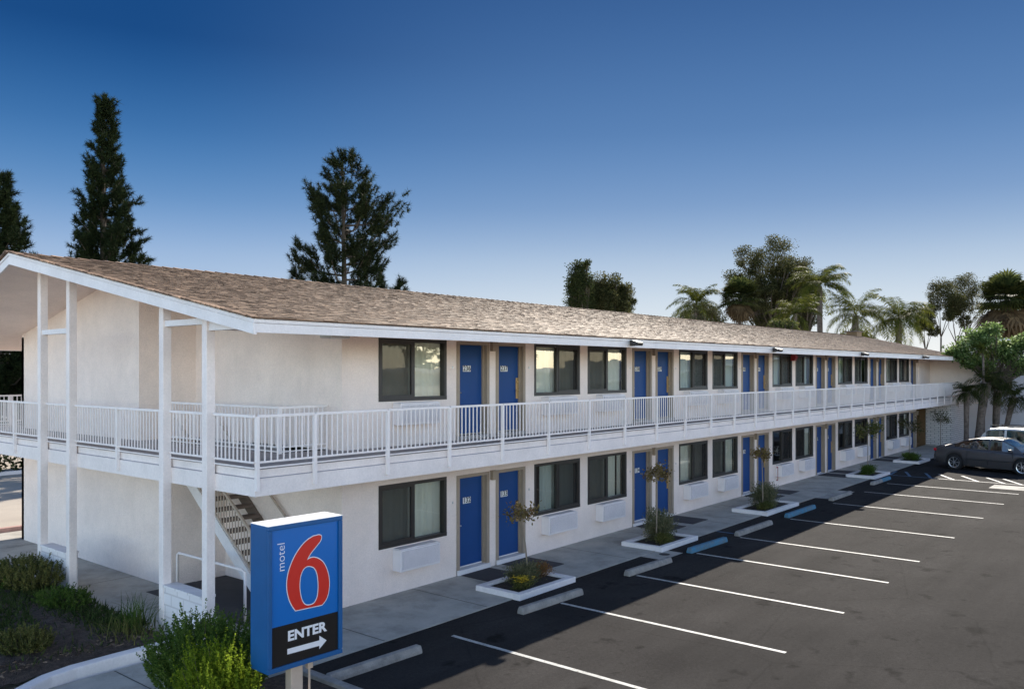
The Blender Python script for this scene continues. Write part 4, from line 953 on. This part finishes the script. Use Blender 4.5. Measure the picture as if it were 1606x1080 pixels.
# ------------------------------------------------------------------ cars
def car(name, label, loc, rz, prof, mp, wb=(-1.42, 1.36), wr=.33, hw=.90, rails=False, lights=True):
    """prof: dict with 'belt' [(x,z)], 'roof' [(x,z)], 'glass' ranges; x forward, rear negative"""
    t = thing(name, label, 'car', loc, rz)
    def ev(T, x):
        for (a, b), (c, d) in zip(T, T[1:]):
            if a <= x <= c:
                s = (x - a) / (c - a); s = s * s * (3 - 2 * s) * .35 + s * .65; return b + (d - b) * s
        return T[0][1] if x < T[0][0] else T[-1][1]
    belt, roof, pl = prof['belt'], prof['roof'], prof['plan']
    x0, x1 = belt[0][0], belt[-1][0]; N = 116; V = []; nJ = 9; xs_ = [x0 + (x1 - x0) * i / N for i in range(N + 1)]
    for x in xs_:
        zb = ev(belt, x); h = ev(pl, x) * hw; bot = ev(prof['sill'], x)
        for c in wb:
            d = abs(x - c)
            if d < wr + .05: bot = max(bot, math.sqrt((wr + .05) ** 2 - d * d) + wr)
        bot = min(bot, zb - .06)
        P_ = [(.93, bot), (.985, max(bot + .005, .34)), (1.0, max(bot + .01, .56)), (.995, max(bot + .015, .70 * zb + .18)), (.96, max(bot + .02, zb - .05)), (.90, zb - .005), (.55, zb + .03), (.25, zb + .042), (0, zb + .046)]
        V += [(x, -h * a, z) for a, z in P_] + [(x, h * a, z) for a, z in P_[:-1][::-1]]
    K = 2 * nJ - 1; Fs = []
    for i in range(N):
        for j in range(K - 1): Fs.append((i * K + j, (i + 1) * K + j, (i + 1) * K + j + 1, i * K + j + 1))
    Fs.append(tuple(range(K))); Fs.append(tuple(N * K + j for j in range(K - 1, -1, -1)))
    body = MB(); body.add(V, Fs); body.build('body', mp, t, smooth=True)
    # greenhouse
    r0, r1 = roof[0][0], roof[-1][0]; N2 = 70; xs2 = [r0 + (r1 - r0) * i / N2 for i in range(N2 + 1)]; V = []; K2 = 11
    for x in xs2:
        zb = ev(belt, x) - .02; zr = max(ev(roof, x), zb + .005); hb = ev(pl, x) * hw * .90; top = hb * .80; f = (zr - zb)
        fr = min(1, f / .25)
        P_ = [(hb, zb), (hb - (hb - top) * .10 * fr, zb + f * .08), (hb - (hb - top) * .82 * fr, zb + f * .84), (hb - (hb - top) * 1.05 * fr, zb + f * .93), (top * .72, zb + f * .985), (0, zr)]
        V += [(x, -a, z) for a, z in P_] + [(x, a, z) for a, z in P_[:-1][::-1]]
    pf = MB(); gf = MB(); pF = []; gF = []
    for i in range(N2):
        xm = (xs2[i] + xs2[i + 1]) / 2
        for j in range(K2 - 1):
            f = (i * K2 + j, (i + 1) * K2 + j, (i + 1) * K2 + j + 1, i * K2 + j + 1); jj = min(j, K2 - 2 - j)
            g_ = False
            if jj == 1 and any(a < xm < b for a, b in prof['side']): g_ = True
            if jj in (3, 4) and any(a < xm < b for a, b in prof['screens']): g_ = True
            (gF if g_ else pF).append(f)
    pf.add(V, pF); pf.build('roof', mp, t, smooth=True); groups_ = {}
    for f in gF:
        i, j = f[0] // K2, f[0] % K2; xm = (xs2[i] + xs2[i + 1]) / 2; jj = min(j, K2 - 2 - j)
        if jj == 1: key = ('side_window', j, [q for q, (a, b) in enumerate(prof['side']) if a < xm < b][0])
        else: key = ('windscreen' if xm > 0 else 'rear_window', 0, 0)
        groups_.setdefault(key, []).append(f)
    for key, fl__ in groups_.items():
        used = sorted({v for f in fl__ for v in f}); rm_ = {v: i for i, v in enumerate(used)}
        q = MB(); q.add([V[v] for v in used], [tuple(rm_[v] for v in f) for f in fl__]); q.build(key[0], M['carglass'], t, smooth=True)
    s = MB(); s.box(r0 + .5, r1 - .5, -hw * .7, hw * .7, .45, .62)
    for x in (prof['seats']):
        for y in (-.38, .38): s.box(x - .1, x + .06, y - .24, y + .24, .6, 1.12); s.box(x - .07, x + .02, y - .12, y + .12, 1.12, 1.28)
    s.build('interior', M['seat'], t, bevel=.03)
    for c in wb:
        for sd in (-1, 1):
            y = sd * (hw - .12); q = MB(); pr_ = [(wr * .72, -.10), (wr * .93, -.105), (wr, -.07), (wr, .07), (wr * .93, .105), (wr * .72, .10)]
            n = 32; vs = []
            for k in range(n):
                a = 2 * math.pi * k / n
                for rr, yy in pr_: vs.append((rr * math.cos(a), yy, rr * math.sin(a)))
            fs = []
            for k in range(n):
                for j in range(len(pr_)): fs.append((k * 6 + j, k * 6 + (j + 1) % 6, ((k + 1) % n) * 6 + (j + 1) % 6, ((k + 1) % n) * 6 + j))
            q.add(vs, fs); wo = q.build('wheel', M['tyre'], t, loc=(c, y, wr), smooth=True)
            rm = MB(); rm.tube([(0, sd * -.02, 0), (0, sd * .05, 0)], wr * .70, 28, 1); rr = wr * .72
            for k in range(28):
                a0, a1 = 2 * math.pi * k / 28, 2 * math.pi * (k + 1) / 28
                rm.add([(rr * math.cos(a), sd * yy, rr * math.sin(a)) if o else (rr * .88 * math.cos(a), sd * yy, rr * .88 * math.sin(a)) for a, o, yy in ((a0, 1, .095), (a1, 1, .095), (a1, 0, .085), (a0, 0, .085))], [(0, 1, 2, 3)])
            for k in range(7):
                a = 2 * math.pi * k / 7; u = Vector((math.cos(a), 0, math.sin(a))); rm.bar(Vector((0, sd * .08, 0)), u * rr * .95 + Vector((0, sd * .085, 0)), .05, .02)
            rm.tube([(0, sd * .04, 0), (0, sd * .10, 0)], .05, 12); rm.build('rim', [M['alloy'], M['black']], wo)
            ar = MB(); ar.tube([(c, sd * (hw - .30), wr + .02), (c, sd * (hw - .10), wr + .02)], wr + .045, 28); ar.build('wheel_well', M['black'], t)
    for sd in (-1, 1):
        q = MB(); z = prof['tz']; xx = x0 + .06
        q.box(xx - .02, xx + .20, sd * hw * .60, sd * hw * .90, z - .06, z + .06); q.build('tail_light', M['tail'], t, bevel=.02)
        q = MB(); q.box(x1 - .26, x1 + .0, sd * hw * .55, sd * hw * .86, .58, .70); q.build('headlight', M['lens'], t, bevel=.02)
        q = MB(); xm_ = prof['mirror']; q.box(xm_ - .08, xm_ + .08, sd * (hw * .97), sd * (hw + .12), .93, 1.06); q.build('mirror', mp, t, bevel=.03)
        for xh in prof['handles']: q = MB(); q.box(xh - .09, xh + .09, sd * (hw * .975), sd * (hw * 1.015), .84, .865); q.build('door_handle', mp, t)
        seam = MB()
        for xs1 in prof['seams']: seam.box(xs1 - .006, xs1 + .006, sd * (hw * .93), sd * (hw * 1.003), .30, prof['tz'] + .02)
        seam.box(wb[0] + .45, wb[1] - .45, sd * hw * .99, sd * hw * 1.012, .50, .54); seam.build('door_seam', M['black'], t)
        if rails: q = MB(); q.bar((-1.7, sd * .55, 1.80), (.3, sd * .55, 1.80), .04, .04); q.bar((-1.6, sd * .55, 1.72), (-1.6, sd * .55, 1.8), .05); q.bar((.2, sd * .55, 1.72), (.2, sd * .55, 1.8), .05); q.build('roof_rack', M['black'], t)
    return t
sed = dict(belt=[(-2.40, .62), (-2.34, .90), (-2.2, 1.00), (-1.5, 1.01), (-.6, .955), (.6, .93), (1.1, .91), (1.8, .80), (2.2, .68), (2.40, .52)],
           roof=[(-1.98, .99), (-1.5, 1.16), (-1.0, 1.36), (-.45, 1.46), (.1, 1.475), (.5, 1.44), (.95, 1.22), (1.35, .93)],
           plan=[(-2.40, .74), (-2.25, .90), (-1.9, .97), (0, 1.0), (1.6, .985), (2.1, .90), (2.40, .66)], sill=[(-2.4, .34), (-2.0, .24), (0, .19), (2.1, .2), (2.4, .26)],
           side=[(-1.45, -.86), (-.82, -.02), (.05, .95)], screens=[(-1.9, -.95), (.50, 1.30)], seats=(-.8, .15), tz=.84, mirror=.93, handles=(-.72, .2), seams=(-.86, .01, 1.0))
vec = Vector((27.35 - 27.95, -6.76 - -4.02)); hd = math.atan2(vec.y, vec.x)
u = vec.normalized(); perp = Vector((-u.y, u.x))   # to the left of heading
ctr = Vector((27.95, -4.02)) + u * (1.42) + perp * .80
car('sedan', 'dark grey four-door sedan parked tail-in by the white brick wall', (ctr.x, ctr.y, g(27) - .012), hd, sed, M['carp'])
suvp = dict(belt=[(-2.25, .70), (-2.2, 1.02), (-1.9, 1.06), (0, 1.04), (1.0, 1.03), (1.6, .97), (2.1, .88), (2.3, .62)],
            roof=[(-2.2, 1.05), (-2.0, 1.42), (-1.75, 1.67), (-1.2, 1.73), (.2, 1.73), (.6, 1.66), (1.1, 1.28), (1.4, 1.03)],
            plan=[(-2.25, .84), (-2.1, .96), (0, 1.0), (1.7, .98), (2.1, .9), (2.3, .7)], sill=[(-2.25, .4), (0, .3), (2.3, .36)],
            side=[(-1.85, -1.0), (-.92, -.05), (.03, .95)], screens=[(-2.15, -1.8), (.62, 1.3)], seats=(-.8, .15), tz=1.0, mirror=1.0, handles=(-.72, .2), seams=(-.95, .0, 1.0))
c2 = ctr + Vector((3.25, -1.0))
car('suv', 'silvery white SUV with roof rack parked beyond the grey sedan', (c2.x, c2.y, g(30) - .012), hd, suvp, M['carw'], wb=(-1.35, 1.4), wr=.36, hw=.93, rails=True)

# ------------------------------------------------------------------ trees
def pine(label, loc, h, prof, seed, m, dens=1., needle=.34, bare=.12, upsweep=.45, group='pines behind the motel roof', nbr=90, gap=0., tuftr=.3, tip=.28):
    rng = np.random.default_rng(seed); t = thing('pine_tree', label, 'pine tree', loc, 0, group)
    tk = MB(); pts = []; 
    for i in range(9): s = i / 8; pts.append((math.sin(s * 3 + seed) * .12 * s * 2, math.cos(s * 2.3 + seed) * .1 * s * 2, h * s * .99))
    tk.tube(pts, [h * .016 * (1 - .88 * i / 8) + .02 for i in range(9)], 9)
    C = []; Dn = []
    for i in range(nbr):
        s = bare + (1 - bare) * ((i + rng.random()) / nbr); L = prof(s) * rng.uniform(.72, 1.12)
        if rng.random() < gap: L *= .45
        a = i * 2.39996 + rng.normal() * .35; z = h * s * .985
        dr = np.array([math.cos(a), math.sin(a), 0]); up = upsweep * L
        e = [np.array([0, 0, z]), dr * L * .5 + np.array([0, 0, z - .02 * L + up * .12]), dr * L + np.array([0, 0, min(z + up, h)])]
        tk.tube([tuple(q) for q in e], [.022 * L + .015, .014 * L + .01, .01], 5, cap=False)
        nt_ = max(5, int(L * 5.0 * dens))
        for j in range(nt_):
            f = tip + (1 - tip) * (j + rng.random()) / nt_
            q = (1 - f) ** 2 * e[0] + 2 * f * (1 - f) * e[1] + f * f * e[2]; off = rng.normal(size=3) * tuftr * (.4 + .6 * L / 3) * np.array([1, 1, .8]) * (1.1 - .5 * f)
            C.append(q + off); Dn.append(dr * .6 + np.array([0, 0, .9]) + rng.normal(size=3) * .35)
    C.append(np.array([0, 0, h * .985])); Dn.append(np.array([0, 0, 1.]))
    C = np.array(C); Dn = unit(np.array(Dn)); per = 70
    # foxtail tufts: needles set along a short twig
    sT = rng.random((len(C), per, 1)); CC = (C[:, None, :] + Dn[:, None, :] * sT * needle * 1.5).reshape(-1, 3)
    DD = np.repeat(Dn, per, 0) * .75 + unit(rng.normal(size=(len(CC), 3)))
    V, Fq = needle_tris(CC, DD, needle * rng.uniform(.6, 1.1, len(CC)), .034, rng)
    tk.build('trunk', M['bark'], t, smooth=True); np_mesh('crown', V, Fq, m, t); return t
def ray_xy(u, depth):
    a = (u - 803) / 1310.; fx, fy, rx, ry = .76838, .63999, .63999, -.76838
    return (-13.444 + depth * (fx + a * rx), -12.714 + depth * (fy + a * ry))
def hz(v, depth): return 4.413 + (581 - v) / 1310. * depth
d = 42; x, y = ray_xy(166, d); hh = hz(155, d) + .1
pine('tall narrow cone-shaped dark pine behind the roof ridge', (x, y, -.1), hh, lambda s: .10 + 2.15 * min(1, (1.02 - s) / .66) ** 1.05 * (1 if s < .82 else .85), 3, M['pine'], dens=2.3, needle=.30, upsweep=.62, nbr=150, tuftr=.32)
d = 40; x, y = ray_xy(-8, d); hh = hz(272, d)
pine('pine at the left edge of the photo behind the gable', (x, y, -.1), hh, lambda s: .25 + 2.4 * (1 - s) ** .8 + .15, 8, M['pine'], dens=2.6, needle=.32, upsweep=.5, nbr=130)
d = 52; x, y = ray_xy(541, d); hh = hz(240, d)
def pc(s):
    return s and .25 + 2.85 * (min(1, max(.0, (1.0 - s)) / .30)) ** .85 * (1 if s > .62 else .82)
pine('broad bushy-branched pine with gaps and a small top tuft', (x, y, -.1), hh, pc, 15, M['pine2'], dens=2.3, needle=.36, upsweep=.62, nbr=74, gap=.22, bare=.2, tuftr=.46, tip=.5)
for (u_, v_, dd, s_) in ((468, 418, 60, 21), (598, 436, 60, 22), (626, 440, 62, 23)):
    x, y = ray_xy(u_, dd); pine({21: 'small pine top showing left of the broad pine', 22: 'small pine tip just right of the broad pine', 23: 'rightmost tiny pine tip on the roof line'}[s_], (x, y, -.1), hz(v_, dd), lambda s: .15 + 1.2 * (1 - s), s_, M['pine2'], needle=.42, nbr=40, group='small pines beyond the ridge')

def tree(name, label, loc, h, blobs, seed, m, leaf=.22, n=14000, group=None, trunk_r=.22, sprd=.33, cat='tree', flat=False, base=.3, limbs=16):
    """blobs: list of (dx,dy,z,rx,ry,rz) crown masses"""
    rng = np.random.default_rng(seed); t = thing(name, label, cat, loc, 0, group); tk = MB()
    zb = min(b[2] - b[5] for b in blobs); fork = Vector((0, 0, max(h * base, zb * .8)))
    tk.tube([(0, 0, 0), (.1, .05, fork.z * .5), tuple(fork)], [trunk_r, trunk_r * .8, trunk_r * .65], 9)
    tot = sum(b[3] * b[4] * b[5] for b in blobs) ; CC = []; DD = []; 
    for b in blobs:
        c = np.array(b[:3]); r = np.array(b[3:6]); k = max(12, int(170 * b[3] * b[4] * b[5] / tot))
        cl = pts_shell(rng, k, c, r, .35)
        for j in range(min(k, limbs)):
            e = Vector(cl[j]); md = fork.lerp(e, .5) + Vector((rng.normal() * .2, rng.normal() * .2, .15 * h * .2)); tk.tube([tuple(fork), tuple(md), tuple(e)], [trunk_r * .42, trunk_r * .22, .02], 6, cap=False)
        nn = int(n * b[3] * b[4] * b[5] / tot); ci = rng.integers(0, k, nn); sz = rng.uniform(.5, 1.2, (k, 1)) * r.mean() * sprd * .62
        q = cl[ci] + np.clip(rng.normal(size=(nn, 3)), -1.6, 1.6) * sz[ci] * np.array([1, 1, .8]); CC.append(q); DD.append(unit(q - cl[ci]) + rng.normal(size=(nn, 3)) * .8 + np.array([0, 0, -.2]))
    C = np.concatenate(CC); Dn = np.concatenate(DD); V, Fq = leaf_quads(C, Dn, leaf * rng.uniform(.6, 1.3, len(C)), leaf * .5, rng)
    tk.build('trunk', M['bark'], t, smooth=True); np_mesh('crown', V, Fq, m, t); return t
def place_tree(u_, vtop, dd, wpx, label, seed, m, vbot=520, **kw):
    x, y = ray_xy(u_, dd); top = hz(vtop, dd); bot = max(1.5, hz(vbot, dd)); hw = wpx / 2 / 1310 * dd; H2 = (top - bot) / 2; rng = random.Random(seed); c = (top + bot) / 2
    bl = [(0, 0, c, hw * .62, hw * .62, H2 * .85)]
    for k in range(6): a = k * 1.05 + rng.random(); bl.append((math.cos(a) * hw * .52, math.sin(a) * hw * .52, c + H2 * rng.uniform(-.5, .5), hw * .42, hw * .42, H2 * .42))
    return tree(kw.pop('name', 'broadleaf_tree'), label, (x, y, -.1), top, bl, seed, m, **kw)
place_tree(955, 420, 62, 92, 'dense dark round tree behind the middle of the roof', 61, M['rust'], leaf=.16, n=38000, group='broadleaf trees beyond the roof')
place_tree(911, 398, 60, 50, 'ragged-topped darker tree left of the round tree', 62, M['dark'], leaf=.15, n=17000, sprd=.40, group='broadleaf trees beyond the roof')
place_tree(1213, 354, 88, 150, 'largest tree beyond the roof, tall with airy olive crown', 63, M['rust'], vbot=545, leaf=.19, n=60000, sprd=.27, trunk_r=.4, group='broadleaf trees beyond the roof')
place_tree(1262, 405, 92, 60, 'airy crown leaning right of the largest tree', 66, M['dark'], vbot=520, leaf=.19, n=12000, sprd=.38, group='broadleaf trees beyond the roof')
place_tree(1232, 498, 66, 52, 'low yellow-green bush top peeping over the roof', 64, M['grassy'], vbot=525, leaf=.22, n=2500, name='tree_top')
place_tree(1345, 512, 80, 60, 'low yellowish foliage between two palms', 65, M['grassy'], vbot=535, leaf=.22, n=2200, name='tree_top')
place_tree(1100, 470, 84, 100, 'low grey-green foliage behind the left palms', 67, M['olive'], vbot=520, leaf=.18, n=9000, name='tree_top')
# eucalyptus, thin leaning trunks
def euc(u_, vtop, dd, wpx, seed, label):
    x, y = ray_xy(u_, dd); top = hz(vtop, dd); hw = wpx / 2 / 1310 * dd
    return tree('eucalyptus_tree', label, (x, y, -.1), top, [(0, 0, top - hw * 1.1, hw * .8, hw * .8, hw * .95), (hw * .5, -hw * .5, top - hw * 2.3, hw * .55, hw * .55, hw * .5), (-hw * .4, hw * .4, top - hw * 2.0, hw * .5, hw * .5, hw * .4)], seed, M['rust'], leaf=.16, n=9000, trunk_r=.13, base=.45, limbs=2, group='eucalyptus trees at the right')
euc(1476, 432, 95, 48, 71, 'leftmost eucalyptus with rounded clump on a thin trunk'); euc(1515, 424, 97, 52, 72, 'middle eucalyptus, the tallest of the thin-trunked ones'); euc(1500, 455, 93, 40, 74, 'lower eucalyptus clump between the other thin trunks'); euc(1452, 478, 90, 34, 73, 'small drooping eucalyptus beside the palm')

def frond_mesh(rng, L, n, droop, lw, el, leaflet=.55):
    """one feather frond in the xz plane going +x: returns V,F"""
    V = []; Fc = []; s = np.linspace(0, 1, n); ang = el - droop * s ** 1.3; dx = np.cumsum(np.cos(ang)) * L / n; dz = np.cumsum(np.sin(ang)) * L / n
    k = 0
    for i in range(n):
        p = np.array([dx[i], 0, dz[i]]); w0 = .03 * (1 - s[i]) + .008
        if i:
            V += [pp + [0, w1, 0], pp - [0, w1, 0], p - [0, w0, 0], p + [0, w0, 0]]; Fc.append((k, k + 1, k + 2, k + 3)); k += 4
        pp = p; w1 = w0
        if s[i] < .12: continue
        l = leaflet * (math.sin(math.pi * (s[i] * .85 + .1)) ** .6) * rng.uniform(.8, 1.1)
        tdir = np.array([math.cos(ang[i]), 0, math.sin(ang[i])])
        for sd in (-1, 1):
            dd = unit(tdir * .55 + np.array([0, sd, 0]) * rng.uniform(.6, 1) + np.array([0, 0, rng.uniform(-.55, .25)])); md = p + dd * l * .5; tp = p + dd * l + np.array([0, 0, -.28 * l]); wv = tdir * lw
            V += [p, md + wv, tp, md - wv]; Fc.append((k, k + 1, k + 2, k + 3)); k += 4
    return np.array(V), np.array(Fc)
def place_fronds(rng, specs, z):
    AV = []; AF = []; k = 0
    for az, V, Fc in specs:
        c, s = math.cos(az), math.sin(az); Vr = np.stack([V[:, 0] * c - V[:, 1] * s, V[:, 0] * s + V[:, 1] * c, V[:, 2] + z], 1); AV.append(Vr); AF.append(Fc + k); k += len(V)
    return np.concatenate(AV), np.concatenate(AF)
def queen_palm(label, loc, h, L, seed, nf=22, m=None, tr=.16, group='feather palms beyond the roof'):
    rng = np.random.default_rng(seed); t = thing('feather_palm', label, 'palm tree', loc, 0, group)
    tk = MB(); tk.tube([(0, 0, 0), (.05, 0, h * .5), (0, .03, h - .4), (0, 0, h)], [tr * 1.15, tr, tr * .95, tr * .7], 10); tk.build('trunk', M['palmbark'], t, smooth=True)
    sp = []
    for i in range(nf):
        el = rng.uniform(.1, 1.4) if i > 5 else rng.uniform(-.5, .2); sp.append((i * 2.4 + rng.normal() * .25,) + frond_mesh(rng, L * rng.uniform(.85, 1.12), 58, rng.uniform(1.2, 1.9), .018 * L / 2.2, el, .24 * L))
    V, Fq = place_fronds(rng, sp, h); np_mesh('crown', V, Fq, m or M['palm'], t); return t
def fan_palm(label, loc, h, r, seed, nf=46, tr=.22, skirt=True, group='fan palms', skirt_len=1.6):
    rng = np.random.default_rng(seed); t = thing('fan_palm', label, 'palm tree', loc, 0, group)
    tk = MB(); tk.tube([(0, 0, 0), (.04, 0, h * .5), (0, 0, h)], [tr * 1.2, tr, tr * .9], 10); tk.build('trunk', M['palmbark'], t, smooth=True)
    def fans(n, e0, e1, mat_, nm, rr):
        V = []; Fc = []; k = 0
        for i in range(n):
            az = rng.uniform(0, 6.283); el = rng.uniform(e0, e1); d = np.array([math.cos(az) * math.cos(el), math.sin(az) * math.cos(el), math.sin(el)]); sdv = np.array([-math.sin(az), math.cos(az), 0]); nrm = np.cross(d, sdv)
            c = np.array([0, 0, h]) + d * rr * rng.uniform(.35, .6); V += [np.array([0, 0, h]) + sdv * .02, np.array([0, 0, h]) - sdv * .02, c - sdv * .012, c + sdv * .012]; Fc.append((k, k + 1, k + 2, k + 3)); k += 4
            fl_ = rr * rng.uniform(.45, .62)
            for j in range(17):
                b = (j - 8) / 8 * 1.75; dd = d * math.cos(b) + sdv * math.sin(b); tip = c + dd * fl_ * (1 - .25 * abs(b) / 1.75) + np.array([0, 0, -.22 * fl_]) + nrm * rng.normal() * .03; md = c + dd * fl_ * .55; wv = unit(np.cross(dd, nrm)) * fl_ * .055
                V += [c, md + wv, tip, md - wv]; Fc.append((k, k + 1, k + 2, k + 3)); k += 4
        np_mesh(nm, V, Fc, mat_, t)
    fans(nf, -.35, 1.45, M['fan'], 'crown', r)
    if skirt: fans(26, -1.45, -.6, M['dead'], 'dead_skirt', r * .9 * skirt_len / 1.6)
    return t
def pl_(u_, dd): x, y = ray_xy(u_, dd); return (x, y, -.1)
queen_palm('feather palm crown left of the largest tree, low over the roof', pl_(1092, 82), hz(476, 82), 3.0, 81, 36)
fan_palm('dark fan palm in front of the largest tree', pl_(1160, 80), hz(468, 80), 2.4, 82, 80)
queen_palm('tallest feather palm with visible trunk right of the largest tree', pl_(1286, 80), hz(447, 80), 3.6, 83, 40, tr=.26)
queen_palm('feather palm second right of the largest tree', pl_(1342, 76), hz(492, 76), 3.3, 84, 28, tr=.3)
queen_palm('feather palm with thick trunk near the end of the roof', pl_(1410, 76), hz(498, 76), 3.5, 85, 40, tr=.28)
queen_palm('small feather palm over the roof left of the tallest palm', pl_(1248, 74), hz(490, 74), 2.8, 86, 26)
fan_palm('big dark fan palm with a brown skirt at the right edge', pl_(1578, 84), hz(470, 84), 3.3, 87, 90, tr=.5, skirt_len=2.4)
fan_palm('fan palm cut off by the right edge of the photo', pl_(1612, 92), hz(480, 92), 3.0, 88, 60, tr=.5, skirt_len=2.2)

# trees and palms in front of the far corner
def multi_palm(label, base, top, r, seed, tr):
    rng = np.random.default_rng(seed); t = thing('date_palm', label, 'palm tree', base, 0, 'small palms before the far corner'); tp = Vector(top) - Vector(base)
    tk = MB(); tk.tube([(0, 0, 0), (tp.x * .15 - .05, tp.y * .2, tp.z * .35), (tp.x * .6, tp.y * .6, tp.z * .75), tuple(tp)], [tr * 1.25, tr * .85, tr, tr * 1.2], 10); tk.build('trunk', M['palmbark'], t, smooth=True)
    sp = []
    for i in range(34): sp.append((i * 2.4,) + frond_mesh(rng, r * rng.uniform(.8, 1.1), 26, rng.uniform(1.0, 1.9), .014, rng.uniform(-.5, 1.4), .30 * r))
    V, Fq = place_fronds(rng, sp, 0); V = V + np.array(tp); np_mesh('crown', V, Fq, M['fan'], t); return t
def bp(u_, v_, dd, z=None): x, y = ray_xy(u_, dd); return (x, y, hz(v_, dd) if z is None else z)
multi_palm('slim small palm with swollen trunk by the white brick corner', bp(1516, 690, 45, -.1), bp(1516, 615, 45), .95, 91, .14)
multi_palm('thick leaning palm trunk in the middle of the group', bp(1534, 690, 46, -.1), bp(1548, 600, 46), 1.4, 92, .22)
multi_palm('palm trunk between the thick one and the grey wall', bp(1562, 690, 47, -.1), bp(1566, 612, 47), 1.2, 93, .17)
multi_palm('rightmost leaning palm before the grey wall', bp(1574, 685, 48, -.1), bp(1592, 622, 48), 1.25, 94, .16)
x, y = ray_xy(1560, 47)
tree('magnolia_tree', 'glossy-leaved tree with pale highlights growing over the far corner', (x, y, -.1), 7.2,
     [(L * .64, -L * .77, z, r, r, r * .7) for L, z, r in ((-2.1, 5.5, .55), (-1.2, 6.2, .65), (-.2, 6.7, .6), (.5, 5.7, .7), (1.5, 6.0, .6), (1.2, 4.8, .6), (-.5, 4.9, .5), (2.2, 4.7, .55), (-1.3, 5.1, .5))], 95, M['magn'], leaf=.19, n=11000, trunk_r=.10, sprd=.6)
# sunlit green palm sprout
queen_palm('bright green young palm sprouting above the glossy tree', bp(1543, 690, 46, -.1), hz(545, 46), .75, 96, 14, M['palm'], .06, group='small palms before the far corner')
# right wing
wg = thing('grey_building', 'plain grey-walled building with pale gable edge at the far right', 'building', (45, -6, -.1))
p = MB(); p.box(45.0, 60, -30, .8, -.3, 5.3); p.build('wall', M['gwall'], wg, world=True)
p = MB(); p.prism([(44.4, -1.2, 5.55), (44.4, -2.6, 6.45), (44.4, -30, 3.0), (44.4, -30, 2.8), (44.4, -2.6, 6.25), (44.4, -1.2, 5.35)], (14, 0, 0)); p.prism([(44.95, -1.6, 5.3), (44.95, -2.6, 6.2), (44.95, -9.8, 5.3)], (.1, 0, 0)); p.build('roof', M['trim'], wg, world=True)
p = MB(); p.box(44.94, 45, -3.6, -2.7, 3.3, 4.5); p.box(44.94, 45, -8.6, -7.6, 3.3, 4.5); p.build('window', M['frame'], wg, world=True)

# the place across the lot: it shows in the window glass and sends the sun back onto the shaded front
nb = thing('neighbour_building', 'long low cream building across the lot, seen reflected in the motel windows', 'building', (0, -30, -.1))
p = MB(); p.box(-26, 52, -40, -30, -.2, 4.3); p.build('wall', mat('cream_wall', (.85, .80, .70), .9, var=.08, vscale=1), nb, world=True)
p = MB(); p.box(-26.4, 52.4, -40.4, -29.6, 4.3, 4.6); p.build('roof', M['trim'], nb, world=True)
p = MB()
for x in range(-22, 50, 9): p.box(x, x + 1.8, -30.0, -29.96, 1.0, 2.3)
p.build('window_row', M['frame'], nb, world=True)
for i, x in enumerate((-16, -4, 7, 18, 29, 41, 53)):
    tree('broadleaf_tree', ['', 'second ', 'third ', 'fourth ', 'fifth ', 'sixth ', 'seventh '][i] + 'tree from the left behind the cream building, only reflected in the glass', (x, -45, -.1), 9 + 2 * (i % 3), [(0, 0, 6.5 + 2 * (i % 3), 4, 3, 3.2), (3.0, 0, 5.5, 3, 2, 2.6)], 300 + i, M['dark'], leaf=.4, n=7000, group='trees behind the cream building')
# hedge and trees behind the left end
rng = np.random.default_rng(77)
for i, (u_, dd, w_, vt) in enumerate(((-60, 62, 130, 560), (-10, 60, 120, 545), (40, 62, 120, 548), (100, 64, 130, 560))):
    place_tree(u_, vt, dd, w_ * 1.5, ['dark leafy tree beyond the back driveway, leftmost', 'dark leafy tree seen through the open gallery', 'dark leafy tree just behind the end wall', 'dark leafy tree hidden mostly by the end wall'][i], 200 + i, M['dark'], vbot=690, leaf=.32, n=9000, group='trees beyond the back driveway')
hb = thing('hedge', 'clipped dark hedge at the far side of the back driveway', 'hedge', (-10, 29, -.1))
n = 30000; C = np.stack([rng.uniform(-30, 22, n), rng.normal(0, .7, n), rng.uniform(0, 3.2, n)], 1); V, Fq = leaf_quads(C, rng.normal(size=(n, 3)), .22 * rng.uniform(.6, 1.2, n), .13, rng); np_mesh('foliage', V, Fq, M['dark'], hb)
